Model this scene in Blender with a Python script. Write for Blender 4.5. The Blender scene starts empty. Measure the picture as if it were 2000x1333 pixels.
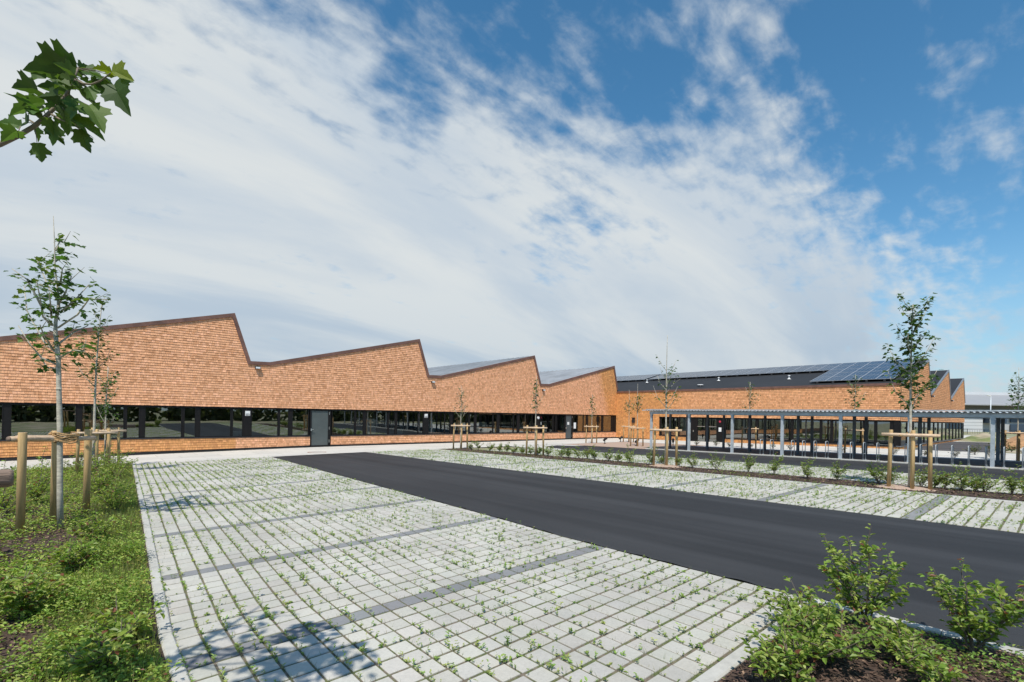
import bpy, math, random
import numpy as np
from mathutils import Vector, Matrix
rnd = random.Random(7)
RS = np.random.RandomState(11)
scene = bpy.context.scene
COL = scene.collection
R = math.radians
EYE = 2.15
LIMB= [(-0.56, 3.206, 3.086), (-0.42, 3.124, 3.207), (-0.312, 3.056, 3.287), (-0.256, 3.007, 3.321), (-0.201, 2.973, 3.373), (-0.164, 2.954, 3.423), (-0.127, 2.922, 3.472), (-0.104, 2.902, 3.508), (-0.086, 2.886, 3.553), (-0.071, 2.873, 3.594), (-0.062, 2.865, 3.635)]
TWIG= [[(-0.071, 2.873, 3.584), (-0.044, 2.823, 3.556), (-0.017, 2.787, 3.546), (0.016, 2.744, 3.557), (0.045, 2.692, 3.576)], [(-0.145, 2.938, 3.431), (-0.117, 2.873, 3.393), (-0.099, 2.831, 3.372)], [(-0.193, 2.966, 3.378), (-0.22, 3.043, 3.422), (-0.245, 3.077, 3.437)]]
BRLEAF= [(-0.065, 2.89, 3.647, -0.179, 3.022, 3.739, 0.4), (-0.058, 2.916, 3.666, -0.036, 2.956, 3.711, 0.6), (-0.076, 2.922, 3.622, -0.224, 3.107, 3.713, 0.5), (-0.069, 2.784, 3.564, -0.127, 2.83, 3.616, 0.55), (-0.062, 2.948, 3.673, 0.035, 2.883, 3.654, 0.4), (-0.171, 3.034, 3.625, -0.271, 3.071, 3.599, 0.28), (-0.086, 2.881, 3.581, -0.152, 2.905, 3.542, 0.6), (-0.086, 2.894, 3.525, -0.182, 2.988, 3.58, 0.6), (-0.087, 2.796, 3.494, -0.159, 2.822, 3.546, 0.6), (-0.189, 2.935, 3.516, -0.262, 3.054, 3.574, 0.35), (-0.187, 3.024, 3.499, -0.3, 3.077, 3.449, 0.75), (-0.19, 3.032, 3.517, -0.265, 3.049, 3.517, 0.7), (-0.249, 3.05, 3.388, -0.336, 3.076, 3.399, 0.8), (-0.25, 2.936, 3.318, -0.305, 3.033, 3.31, 0.7), (-0.172, 2.907, 3.381, -0.207, 2.9, 3.417, 0.6), (-0.212, 3.086, 3.423, -0.182, 3.109, 3.361, 0.55), (-0.218, 2.962, 3.376, -0.263, 3.062, 3.418, 0.6), (-0.193, 2.987, 3.309, -0.169, 2.989, 3.216, 1.0), (-0.149, 2.887, 3.376, -0.126, 2.925, 3.286, 0.85), (-0.054, 2.893, 3.383, -0.018, 2.924, 3.293, 0.95), (-0.094, 2.966, 3.44, 0.012, 2.847, 3.376, 0.5), (-0.024, 2.806, 3.462, 0.028, 2.717, 3.351, 0.75), (-0.101, 2.834, 3.422, -0.04, 2.723, 3.329, 0.75), (-0.03, 2.801, 3.536, 0.01, 2.779, 3.466, 0.95), (-0.101, 2.807, 3.453, -0.032, 2.771, 3.417, 0.6), (0.058, 2.731, 3.552, 0.096, 2.672, 3.421, 0.85), (0.083, 2.798, 3.636, 0.115, 2.768, 3.555, 0.85), (0.05, 2.734, 3.602, -0.009, 2.782, 3.632, 0.45), (0.051, 2.805, 3.645, 0.107, 2.698, 3.603, 0.4), (0.046, 2.859, 3.653, 0.02, 2.819, 3.645, 0.6), (0.04, 2.823, 3.61, 0.055, 2.855, 3.561, 0.8), (-0.123, 2.829, 3.474, -0.17, 2.908, 3.476, 0.8), (-0.118, 2.889, 3.475, -0.073, 2.861, 3.471, 0.7), (-0.133, 2.836, 3.424, -0.17, 2.809, 3.414, 0.7), (-0.077, 2.819, 3.534, -0.029, 2.837, 3.55, 0.6), (-0.073, 2.819, 3.55, -0.12, 2.893, 3.587, 0.8), (-0.107, 2.985, 3.556, -0.142, 3.074, 3.632, 0.9), (-0.095, 2.865, 3.464, -0.101, 2.851, 3.375, 0.9), (-0.111, 2.913, 3.459, -0.074, 2.917, 3.436, 0.8), (-0.078, 2.807, 3.384, 0.038, 2.738, 3.332, 0.35), (-0.053, 2.913, 3.618, -0.002, 2.916, 3.617, 0.6), (-0.152, 2.857, 3.377, -0.146, 2.912, 3.334, 0.8)]
T1TRUNK= [(-0.352, 10.968, 0.071), (-0.367, 10.982, 0.751), (-0.379, 10.992, 1.687), (-0.402, 11.012, 2.452), (-0.415, 11.024, 2.963), (-0.458, 11.061, 3.379), (-0.457, 11.06, 3.557), (-0.424, 11.031, 3.826), (-0.437, 11.042, 4.094), (-0.477, 11.077, 4.45), (-0.49, 11.089, 4.897), (-0.51, 11.106, 5.325)]
T1BR= [[(-0.494, 11.092, 3.503), (-0.606, 10.994, 3.616), (-0.637, 10.827, 3.914), (-0.667, 10.657, 4.116)], [(-0.426, 11.033, 3.469), (-0.185, 10.747, 3.678), (-0.041, 10.546, 3.934), (0.184, 10.274, 3.909)], [(-0.402, 11.012, 3.728), (-0.231, 10.943, 3.933), (-0.045, 10.86, 4.232)], [(-0.434, 11.04, 3.04), (-0.606, 11.34, 3.248), (-0.729, 11.596, 3.517), (-0.855, 11.856, 3.813), (-0.908, 12.051, 4.268)], [(-0.411, 11.02, 2.844), (-0.617, 11.123, 2.958), (-0.748, 11.16, 3.143), (-0.905, 11.221, 3.464)], [(-0.416, 11.024, 3.201), (-0.229, 11.165, 3.438), (-0.052, 11.315, 3.591)], [(-0.446, 11.05, 3.951), (-0.544, 11.168, 4.115), (-0.715, 11.349, 4.612)], [(-0.639, 11.219, 3.821), (-0.751, 11.227, 4.088), (-0.813, 11.191, 4.228), (-0.992, 11.258, 4.38)], [(-0.424, 11.032, 3.862), (-0.335, 10.823, 4.037), (-0.262, 10.628, 4.276)], [(-0.408, 11.018, 4.184), (-0.368, 10.521, 4.353)], [(-0.509, 11.105, 3.628), (-0.511, 10.503, 3.948)], [(-0.406, 11.015, 2.969), (-0.227, 10.608, 3.076), (-0.08, 10.229, 3.04)], [(-0.476, 11.077, 4.754), (-0.423, 11.166, 4.951), (-0.373, 11.258, 4.951)], [(-0.481, 11.081, 4.593), (-0.427, 11.745, 4.777)], [(-0.489, 11.087, 3.11), (-0.599, 10.942, 3.347), (-0.626, 10.722, 3.455)], [(-0.436, 11.042, 4.237), (-0.485, 10.438, 4.075)], [(-0.41, 11.019, 2.79), (-0.57, 11.507, 2.826), (-0.72, 11.986, 3.092)], [(0.011, 10.653, 3.05), (0.013, 10.663, 3.427), (0.009, 10.678, 3.679), (0.135, 10.58, 3.881), (0.243, 10.498, 3.903)]]


# ---------------------------------------------------------------- ground shape
def g(X, Y):
    a = 0.016 * max(0, 29 - Y) if Y > -5 else .016 * 34
    d = 10 - X
    s = math.log1p(math.exp(max(-30, min(30, d / 1.5)))) * 1.5
    return a - 0.017 * min(s, 16)
def gv(X, Y):
    a = 0.016 * np.clip(29 - Y, 0, 34)
    s = np.log1p(np.exp(np.clip((10 - X) / 1.5, -30, 30))) * 1.5
    return a - 0.017 * np.minimum(s, 16)

# ---------------------------------------------------------------- materials
MATS = {}
def new_mat(name):
    m = bpy.data.materials.new(name); m.use_nodes = True
    nt = m.node_tree; nt.nodes.clear()
    out = nt.nodes.new('ShaderNodeOutputMaterial')
    return m, nt, out
def nd(nt, t, **kw):
    n = nt.nodes.new(t)
    for k, v in kw.items():
        if k.startswith('i_'):
            n.inputs[k[2:].replace('_', ' ')].default_value = v
        else: setattr(n, k, v)
    return n
def mat(name, col=(.5,.5,.5), rough=.6, metal=0., var=.15, scale=8., bump=0., bscale=60., attr=False, stretch=(1,1,1), col2=None, spec=.5, big=0., bigscale=.35):
    """principled material; colour x (optional per-vertex own colour) x procedural grain"""
    m, nt, out = new_mat(name)
    p = nd(nt, 'ShaderNodeBsdfPrincipled'); p.inputs['Roughness'].default_value = rough
    p.inputs['Metallic'].default_value = metal; p.inputs['Specular IOR Level'].default_value = spec
    tc = nd(nt, 'ShaderNodeTexCoord'); mp = nd(nt, 'ShaderNodeMapping'); mp.inputs['Scale'].default_value = stretch
    nt.links.new(tc.outputs['Object'], mp.inputs['Vector'])
    no = nd(nt, 'ShaderNodeTexNoise', i_Scale=scale, i_Detail=6., i_Roughness=.6)
    nt.links.new(mp.outputs[0], no.inputs['Vector'])
    mr = nd(nt, 'ShaderNodeMapRange'); mr.inputs[1].default_value = .3; mr.inputs[2].default_value = .7
    mr.inputs[3].default_value = 1 - var; mr.inputs[4].default_value = 1 + var
    nt.links.new(no.outputs['Fac'], mr.inputs[0])
    if col2 is not None:
        mx = nd(nt, 'ShaderNodeMix', data_type='RGBA'); mx.inputs[6].default_value = (*col, 1); mx.inputs[7].default_value = (*col2, 1)
        cr = nd(nt, 'ShaderNodeMapRange'); cr.inputs[1].default_value = .42; cr.inputs[2].default_value = .6
        no2 = nd(nt, 'ShaderNodeTexNoise', i_Scale=scale * .37, i_Detail=4.)
        nt.links.new(mp.outputs[0], no2.inputs['Vector'])
        nt.links.new(no2.outputs['Fac'], cr.inputs[0]); nt.links.new(cr.outputs[0], mx.inputs[0]); base = mx.outputs[2]
    elif attr:
        at = nd(nt, 'ShaderNodeAttribute', attribute_name='col'); base = at.outputs['Color']
    else:
        rgb = nd(nt, 'ShaderNodeRGB'); rgb.outputs[0].default_value = (*col, 1); base = rgb.outputs[0]
    ml = nd(nt, 'ShaderNodeVectorMath', operation='SCALE')
    nt.links.new(base, ml.inputs[0]); nt.links.new(mr.outputs[0], ml.inputs['Scale'])
    last = ml.outputs[0]
    if big:
        n3 = nd(nt, 'ShaderNodeTexNoise', i_Scale=bigscale, i_Detail=5.)
        nt.links.new(mp.outputs[0], n3.inputs['Vector'])
        m3 = nd(nt, 'ShaderNodeMapRange'); m3.inputs[1].default_value = .35; m3.inputs[2].default_value = .65
        m3.inputs[3].default_value = 1 - big; m3.inputs[4].default_value = 1 + big
        nt.links.new(n3.outputs['Fac'], m3.inputs[0])
        ml3 = nd(nt, 'ShaderNodeVectorMath', operation='SCALE')
        nt.links.new(last, ml3.inputs[0]); nt.links.new(m3.outputs[0], ml3.inputs['Scale']); last = ml3.outputs[0]
    nt.links.new(last, p.inputs['Base Color'])
    if bump:
        nb = nd(nt, 'ShaderNodeTexNoise', i_Scale=bscale, i_Detail=4.)
        nt.links.new(mp.outputs[0], nb.inputs['Vector'])
        bp = nd(nt, 'ShaderNodeBump', i_Strength=bump, i_Distance=.01)
        nt.links.new(nb.outputs['Fac'], bp.inputs['Height']); nt.links.new(bp.outputs[0], p.inputs['Normal'])
    nt.links.new(p.outputs[0], out.inputs[0])
    MATS[name] = m
    return m
def leaf_mat(name, trans=.35, rough=.45):
    m, nt, out = new_mat(name)
    at = nd(nt, 'ShaderNodeAttribute', attribute_name='col')
    p = nd(nt, 'ShaderNodeBsdfPrincipled'); p.inputs['Roughness'].default_value = rough
    p.inputs['Specular IOR Level'].default_value = .4
    t = nd(nt, 'ShaderNodeBsdfTranslucent')
    sc = nd(nt, 'ShaderNodeVectorMath', operation='MULTIPLY'); sc.inputs[1].default_value = (1.5, 1.6, .6)
    nt.links.new(at.outputs['Color'], sc.inputs[0]); nt.links.new(sc.outputs[0], t.inputs['Color'])
    nt.links.new(at.outputs['Color'], p.inputs['Base Color'])
    mx = nd(nt, 'ShaderNodeMixShader'); mx.inputs[0].default_value = trans
    nt.links.new(p.outputs[0], mx.inputs[1]); nt.links.new(t.outputs[0], mx.inputs[2])
    nt.links.new(mx.outputs[0], out.inputs[0]); MATS[name] = m
    return m
def glass_mat(name, tint=(.5,.55,.52), refl=1.0, rough=.0, through=.6):
    """window pane: fresnel mirror over a tinted see-through body"""
    m, nt, out = new_mat(name)
    tr = nd(nt, 'ShaderNodeBsdfTransparent'); tr.inputs[0].default_value = (*[c * through for c in tint], 1)
    gl = nd(nt, 'ShaderNodeBsdfGlossy'); gl.inputs['Roughness'].default_value = rough
    gl.inputs['Color'].default_value = (.9, .95, .93, 1)
    fr = nd(nt, 'ShaderNodeFresnel', i_IOR=1.7)
    no = nd(nt, 'ShaderNodeTexNoise', i_Scale=.7, i_Detail=1.)
    tc = nd(nt, 'ShaderNodeTexCoord'); nt.links.new(tc.outputs['Object'], no.inputs['Vector'])
    bp = nd(nt, 'ShaderNodeBump', i_Strength=.04, i_Distance=.05)
    nt.links.new(no.outputs['Fac'], bp.inputs['Height']); nt.links.new(bp.outputs[0], gl.inputs['Normal'])
    mu = nd(nt, 'ShaderNodeMath', operation='MULTIPLY_ADD'); mu.inputs[1].default_value = refl; mu.inputs[2].default_value = .23
    nt.links.new(fr.outputs[0], mu.inputs[0])
    mx = nd(nt, 'ShaderNodeMixShader'); nt.links.new(mu.outputs[0], mx.inputs[0])
    nt.links.new(tr.outputs[0], mx.inputs[1]); nt.links.new(gl.outputs[0], mx.inputs[2])
    nt.links.new(mx.outputs[0], out.inputs[0]); MATS[name] = m
    return m

mat('shingle', rough=.75, attr=True, var=.22, scale=14, stretch=(2.2, 2.2, .5), bump=.25, bscale=30, spec=.25)
mat('wall_core', (.10, .05, .025), .9)
mat('copper_brown', (.17, .085, .062), .5, .1, var=.3, scale=3)
mat('grey_flashing', (.30, .31, .33), .45, .5, var=.12, scale=3)
mat('black_metal', (.011, .010, .010), .45, .0, var=.2, spec=.2)
mat('plinth_black', (.012, .012, .012), .8)
mat('sill_grey', (.035, .036, .04), .45, .3)
mat('door_grey', (.07, .085, .09), .3, .0)
mat('door_leaf_grey', (.085, .10, .10), .18, .0, var=.1, scale=2)
mat('steel', (.62, .62, .6), .3, .9)
mat('white_plate', (.75, .75, .73), .5)
mat('red_plate', (.5, .03, .06), .5)
mat('interior_dark', (.17, .165, .15), .9, var=.3, scale=1.2)
mat('interior_floor', (.10, .095, .085), .6)
mat('whiteboard', (.78, .8, .8), .5)
mat('interior_wood', (.36, .24, .13), .6)
mat('roof_zinc', (.38, .39, .40), .5, .25, var=.1, scale=1.5, big=.12, bigscale=.5)
mat('roof_membrane', (.017, .018, .020), .75, var=.2, big=.15)
mat('pv_cell', (.026, .032, .048), .2, .0, var=.15, scale=3, spec=.9)
mat('pv_frame', (.40, .42, .45), .45, .2)
mat('galvanised', (.50, .545, .57), .45, .3, var=.16, scale=5, big=.1, bigscale=1.5)
mat('galvanised_shaded', (.12, .14, .16), .5, .5, var=.16, scale=5)  # rear canopy posts: shade under the roof put into the steel colour
mat('corrugated', (.46, .51, .54), .42, .3, var=.12, scale=4)
mat('concrete_pale', (.56, .54, .485), .85, var=.07, scale=9, bump=.15, bscale=80, big=.06, bigscale=.4)
mat('kerb', (.45, .44, .40), .85, var=.12, scale=14, bump=.2, bscale=70, big=.08, bigscale=1.2)
mat('paver', rough=.88, attr=True, var=.08, scale=40, bump=.25, bscale=160, big=.11, bigscale=.9)
mat('joint_sand', (.16, .13, .095), .95, var=.4, scale=30, col2=(.10, .12, .04), bump=.5, bscale=90)
mat('mulch_soil', (.062, .038, .027), .95, var=.5, scale=18, bump=.8, bscale=40)
mat('mulch_chip', rough=.9, attr=True, var=.3, scale=40)
mat('pink_gravel', (.40, .29, .22), .95, var=.2, scale=40, bump=.4, bscale=120)
mat('white_gravel', (.62, .6, .56), .95, var=.3, scale=25, bump=.6, bscale=40)
mat('soil_bank', (.40, .23, .11), .95, var=.3, scale=4)
mat('dry_ground', (.36, .31, .22), .95, var=.25, scale=1.2, col2=(.16, .19, .07))
mat('stake_wood', (.52, .35, .16), .75, var=.22, scale=5, stretch=(6, 6, .5), bump=.3, bscale=20, big=.15, bigscale=1.0)
mat('rail_wood', (.58, .42, .28), .7, var=.25, scale=6, stretch=(3, 3, 3), bump=.3, bscale=25)
mat('end_grain', (.17, .12, .09), .85, var=.4, scale=30)
mat('old_log', (.22, .155, .115), .85, var=.45, scale=9, stretch=(.6, 8, 8), bump=.9, bscale=14)
mat('rope', (.40, .25, .115), .95, var=.4, scale=40, bump=.8, bscale=90)
mat('bark', (.42, .385, .31), .85, var=.3, scale=14, stretch=(1, 1, 3), bump=.5, bscale=30, big=.15, bigscale=3)
mat('limb_bark', (.20, .165, .12), .8, var=.35, scale=20, bump=.5, bscale=40)
mat('twig', (.13, .10, .075), .8, var=.3, scale=12)
mat('hall_roof', (.31, .31, .31), .6, var=.04, scale=.4)
mat('hall_wall', (.42, .43, .44), .6, var=.05, scale=.4)
mat('hall_wall_white', (.55, .56, .57), .6, var=.04, scale=.4)
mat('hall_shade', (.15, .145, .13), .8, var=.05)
mat('door_blue', (.035, .055, .085), .5)
mat('fence_black', (.02, .02, .022), .5, .3)
mat('rust', (.30, .11, .05), .9)
leaf_mat('leaf_maple', .42, .6); leaf_mat('leaf_shrub', .35, .45); leaf_mat('leaf_weed', .3, .5)
glass_mat('pane_glass', refl=1.0, through=.85); glass_mat('door_glass', tint=(.55,.62,.62), refl=.9, through=.5)

# asphalt with faint rolled bands along its length
def asphalt(name, base, axis):
    m, nt, out = new_mat(name)
    p = nd(nt, 'ShaderNodeBsdfPrincipled'); p.inputs['Roughness'].default_value = .78; p.inputs['Specular IOR Level'].default_value = .35
    tc = nd(nt, 'ShaderNodeTexCoord'); mp = nd(nt, 'ShaderNodeMapping')
    mp.inputs['Scale'].default_value = (2.2, .05, 1) if axis == 'Y' else (.05, 2.2, 1)
    nt.links.new(tc.outputs['Object'], mp.inputs[0])
    n1 = nd(nt, 'ShaderNodeTexNoise', i_Scale=1., i_Detail=3.); nt.links.new(mp.outputs[0], n1.inputs[0])
    n2 = nd(nt, 'ShaderNodeTexNoise', i_Scale=.35, i_Detail=5.); nt.links.new(tc.outputs['Object'], n2.inputs[0])
    n3 = nd(nt, 'ShaderNodeTexNoise', i_Scale=220., i_Detail=2.); nt.links.new(tc.outputs['Object'], n3.inputs[0])
    vo = nd(nt, 'ShaderNodeTexVoronoi', i_Scale=26.); nt.links.new(tc.outputs['Object'], vo.inputs[0])
    def mrg(src, a, b, c, d):
        r = nd(nt, 'ShaderNodeMapRange')
        for i, v in enumerate((a, b, c, d)): r.inputs[i + 1].default_value = v
        nt.links.new(src, r.inputs[0]); return r.outputs[0]
    a = mrg(n1.outputs['Fac'], .35, .65, .74, 1.28); b = mrg(n2.outputs['Fac'], .35, .65, .88, 1.12); c = mrg(n3.outputs['Fac'], .3, .7, .7, 1.3)
    fl = mrg(vo.outputs['Distance'], .0, .06, 2.2, 1.0)
    def mul(x, y):
        q = nd(nt, 'ShaderNodeMath', operation='MULTIPLY'); nt.links.new(x, q.inputs[0]); nt.links.new(y, q.inputs[1]); return q.outputs[0]
    f = mul(mul(mul(a, b), c), fl)
    rgb = nd(nt, 'ShaderNodeRGB'); rgb.outputs[0].default_value = (*base, 1)
    ml = nd(nt, 'ShaderNodeVectorMath', operation='SCALE'); nt.links.new(rgb.outputs[0], ml.inputs[0]); nt.links.new(f, ml.inputs['Scale'])
    nt.links.new(ml.outputs[0], p.inputs['Base Color'])
    bp = nd(nt, 'ShaderNodeBump', i_Strength=.35, i_Distance=.004); nt.links.new(n3.outputs['Fac'], bp.inputs['Height']); nt.links.new(bp.outputs[0], p.inputs['Normal'])
    nt.links.new(p.outputs[0], out.inputs[0]); MATS[name] = m
asphalt('asphalt', (.029, .0295, .031), 'Y'); asphalt('asphalt_warm', (.075, .071, .070), 'Y')

# pale concrete slabs: joints as pattern in the material
def slabs():
    m = MATS['concrete_pale']; nt = m.node_tree
    p = [n for n in nt.nodes if n.type == 'BSDF_PRINCIPLED'][0]
    src = p.inputs['Base Color'].links[0].from_socket
    tc = nd(nt, 'ShaderNodeTexCoord')
    br = nd(nt, 'ShaderNodeTexBrick'); br.offset = 0.5
    br.inputs['Color1'].default_value = (1, 1, 1, 1); br.inputs['Color2'].default_value = (.93, .93, .94, 1); br.inputs['Mortar'].default_value = (.62, .6, .56, 1)
    br.inputs['Scale'].default_value = 1.; br.inputs['Mortar Size'].default_value = .012
    br.inputs['Brick Width'].default_value = 1.6; br.inputs['Row Height'].default_value = 1.4
    nt.links.new(tc.outputs['Object'], br.inputs[0])
    mu = nd(nt, 'ShaderNodeVectorMath', operation='MULTIPLY'); nt.links.new(src, mu.inputs[0]); nt.links.new(br.outputs[0], mu.inputs[1])
    nt.links.new(mu.outputs[0], p.inputs['Base Color'])
slabs()

# ---------------------------------------------------------------- mesh helpers
def link(o, parent=None):
    COL.objects.link(o)
    if parent is not None: o.parent = parent
    return o
class MB:
    def __init__(s): s.v = []; s.f = []; s.m = []; s.c = []; s.cur = (1, 1, 1); s.mi = 0
    def add(s, vs, fs, mi=None):
        o = len(s.v); s.v += [tuple(p) for p in vs]; s.c += [s.cur] * len(vs)
        for f in fs: s.f.append(tuple(i + o for i in f)); s.m.append(s.mi if mi is None else mi)
    def box(s, x0, y0, z0, x1, y1, z1, mi=None):
        s.add([(x0,y0,z0),(x1,y0,z0),(x1,y1,z0),(x0,y1,z0),(x0,y0,z1),(x1,y0,z1),(x1,y1,z1),(x0,y1,z1)],
              [(0,3,2,1),(4,5,6,7),(0,1,5,4),(1,2,6,5),(2,3,7,6),(3,0,4,7)], mi)
    def bar(s, a, b, w, h=None, up=(0,0,1), mi=None):
        a = Vector(a); b = Vector(b); d = (b - a).normalized(); u = Vector(up)
        if abs(d.dot(u)) > .98: u = Vector((1, 0, 0))
        sx = d.cross(u).normalized() * w / 2; sz = sx.normalized().cross(d).normalized() * (h or w) / 2
        vs = [a-sx-sz, a+sx-sz, a+sx+sz, a-sx+sz, b-sx-sz, b+sx-sz, b+sx+sz, b-sx+sz]
        s.add(vs, [(0,1,2,3),(7,6,5,4),(0,4,5,1),(1,5,6,2),(2,6,7,3),(3,7,4,0)], mi)
    def tube(s, pts, rad, n=8, cap=True, mi=None, capmi=None, wob=0):
        pts = [Vector(p) for p in pts]
        if not hasattr(rad, '__len__'): rad = [rad] * len(pts)
        vs = []; ref = Vector((.3, .2, .93))
        for i, p in enumerate(pts):
            d = (pts[min(i+1, len(pts)-1)] - pts[max(i-1, 0)]).normalized()
            if abs(d.dot(ref)) > .95: rf = Vector((1, 0, .1))
            else: rf = ref
            a = d.cross(rf).normalized(); b = d.cross(a).normalized()
            for k in range(n):
                t = 2 * math.pi * k / n; r = rad[i] * (1 + (wob * math.sin(k * 2.3 + i * 1.7) if wob else 0))
                vs.append(p + a * math.cos(t) * r + b * math.sin(t) * r)
        fs = []
        for i in range(len(pts) - 1):
            for k in range(n):
                fs.append((i*n+k, i*n+(k+1)%n, (i+1)*n+(k+1)%n, (i+1)*n+k))
        s.add(vs, fs, mi)
        if cap:
            o = len(s.v) - len(vs)
            s.f.append(tuple(o + k for k in range(n))[::-1]); s.m.append(mi if capmi is None and mi is not None else (capmi if capmi is not None else s.mi))
            s.f.append(tuple(o + (len(pts)-1)*n + k for k in range(n))); s.m.append(mi if capmi is None and mi is not None else (capmi if capmi is not None else s.mi))
    def build(s, name, mats, parent=None, smooth=False, origin=None):
        me = bpy.data.meshes.new(name)
        v = s.v if origin is None else [(p[0]-origin[0], p[1]-origin[1], p[2]-origin[2]) for p in s.v]
        me.from_pydata(v, [], s.f)
        if isinstance(mats, str): mats = [mats]
        for m in mats: me.materials.append(MATS[m])
        if any(s.m): me.polygons.foreach_set('material_index', s.m)
        if any(c != (1, 1, 1) for c in s.c):
            ca = me.color_attributes.new('col', 'FLOAT_COLOR', 'POINT')
            ca.data.foreach_set('color', np.hstack([np.array(s.c, dtype=np.float32), np.ones((len(s.c), 1), np.float32)]).ravel())
        if smooth: me.shade_smooth()
        else: me.shade_flat()
        me.update()
        o = bpy.data.objects.new(name, me)
        if origin is not None and parent is None: o.location = origin
        return link(o, parent)

def np_mesh(name, V, F, C, m, parent=None, origin=None, smooth=False):
    """quads (n,4) or tris (n,3) arrays -> one mesh object"""
    me = bpy.data.meshes.new(name); V = np.asarray(V, np.float32); F = np.asarray(F, np.int32)
    if origin is not None: V = V - np.array(origin, np.float32)
    k = F.shape[1]
    me.vertices.add(len(V)); me.vertices.foreach_set('co', V.ravel())
    me.loops.add(F.size); me.loops.foreach_set('vertex_index', F.ravel())
    me.polygons.add(len(F)); me.polygons.foreach_set('loop_start', np.arange(0, F.size, k, dtype=np.int32))
    me.update(calc_edges=True)
    if C is not None:
        ca = me.color_attributes.new('col', 'FLOAT_COLOR', 'POINT')
        ca.data.foreach_set('color', np.hstack([np.asarray(C, np.float32), np.ones((len(V), 1), np.float32)]).ravel())
    me.materials.append(MATS[m])
    if smooth: me.shade_smooth()
    else: me.shade_flat()
    o = bpy.data.objects.new(name, me)
    if origin is not None and parent is None: o.location = origin
    return link(o, parent)

def norm(a): return a / np.maximum(np.linalg.norm(a, axis=1, keepdims=True), 1e-6)
def leaf_arrays(P, D, N, L, W, C, fold=.25, droop=.15):
    """leaf = two quads folded along the midrib; P base, D direction, N face normal"""
    D = norm(D); S = norm(np.cross(D, N)); N = np.cross(S, D)
    L = L[:, None]; W = W[:, None]
    b = P; t = P + D * L - N * L * droop
    up = N * W * fold
    l1 = P + D * L * .3 + S * W * .42 + up; l2 = P + D * L * .68 + S * W * .36 + up - N * L * droop * .4
    r1 = P + D * L * .3 - S * W * .42 + up; r2 = P + D * L * .68 - S * W * .36 + up - N * L * droop * .4
    n = len(P); V = np.stack([b, l1, l2, t, r2, r1], 1).reshape(-1, 3)
    i = np.arange(n)[:, None] * 6
    F = np.concatenate([i + np.array([0, 1, 2, 3])[None][:, ::-1], i + np.array([0, 3, 4, 5])[None][:, ::-1]], 0)
    return V, F, np.repeat(C, 6, axis=0)
MAPLE = [(0, 0), (.14, -.04), (.38, .0), (.30, .13), (.37, .24), (.55, .38), (.48, .46), (.51, .57), (.36, .54), (.23, .55), (.27, .69), (.17, .77), (.13, .86), (0, 1.02)]
def maple_arrays(P, D, N, L, W, C, full=True, cup=.12):
    """lobed maple leaf as a triangle fan about its heart"""
    D = norm(D); S = norm(np.cross(D, N)); N = np.cross(S, D)
    o = MAPLE if full else [MAPLE[i] for i in (0, 2, 3, 5, 9, 10, 13)]
    out = o + [(-x, y) for x, y in o[-2:0:-1]]
    n = len(P); vs = [P + D * (L * .3)[:, None]]
    for x, y in out:
        vs.append(P + D * (L * y)[:, None] + S * (W * L * x)[:, None] + N * ((abs(x) * cup * 1.3 - cup * y * y) * L)[:, None])
    V = np.stack(vs, 1).reshape(-1, 3); k = len(out); i = np.arange(n)[:, None] * (k + 1)
    F = np.concatenate([i + np.array([0, 1 + (j + 1) % k, 1 + j])[None] for j in range(k)], 0)
    return V, F, np.repeat(C, k + 1, axis=0)
def rv(n, z0=-1, z1=1):
    a = RS.uniform(0, 2 * math.pi, n); z = RS.uniform(z0, z1, n); r = np.sqrt(np.maximum(0, 1 - z * z))
    return np.stack([r * np.cos(a), r * np.sin(a), z], 1)
def colvar(n, base, alt=None, pa=.2, v=.25):
    c = np.array(base)[None] * RS.uniform(1 - v, 1 + v, (n, 1)) * RS.uniform(.93, 1.07, (n, 3))
    if alt is not None:
        k = RS.rand(n) < pa; c[k] = np.array(alt)[None] * RS.uniform(.8, 1.2, (k.sum(), 1))
    return c

def tag(o, label=None, cat=None, group=None, kind=None):
    if label: o['label'] = label
    if cat: o['category'] = cat
    if group: o['group'] = group
    if kind: o['kind'] = kind
    return o
def empty(name, loc, rz=0, label=None, cat=None, group=None):
    o = bpy.data.objects.new(name, None); o.location = loc; o.rotation_euler = (0, 0, rz); o.empty_display_size = .2
    link(o); return tag(o, label, cat, group)
def copy_tree(o, parent=None):
    c = o.copy(); COL.objects.link(c)
    if parent is not None: c.parent = parent
    for ch in o.children: copy_tree(ch, c)
    return c
def sheet(name, rows, m, dz=0., kind='structure', sub=6):
    """surface sheet following the ground; rows = list of ((x,y)left,(x,y)right) stations along its length"""
    V = []; F = []; n = sub + 1
    for (a, b) in rows:
        for k in range(n):
            t = k / sub; x = a[0] + (b[0]-a[0]) * t; y = a[1] + (b[1]-a[1]) * t
            V.append((x, y, g(x, y) + dz))
    for i in range(len(rows) - 1):
        for k in range(sub):
            F.append((i*n+k, i*n+k+1, (i+1)*n+k+1, (i+1)*n+k))
    # keep faces pointing up
    p = [Vector(V[i]) for i in F[0]]
    if (p[1]-p[0]).cross(p[3]-p[0]).z < 0: F = [f[::-1] for f in F]
    mb = MB(); mb.add(V, F); o = mb.build(name, m); o['kind'] = kind
    return o
def lerp(tab, y):
    for i in range(len(tab) - 1):
        if y <= tab[i+1][0] or i == len(tab) - 2:
            a, b = tab[i], tab[i+1]; t = (y - a[0]) / (b[0] - a[0]); return a[1] + (b[1] - a[1]) * t
def frange(a, b, n): return [a + (b - a) * i / n for i in range(n + 1)]

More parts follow.
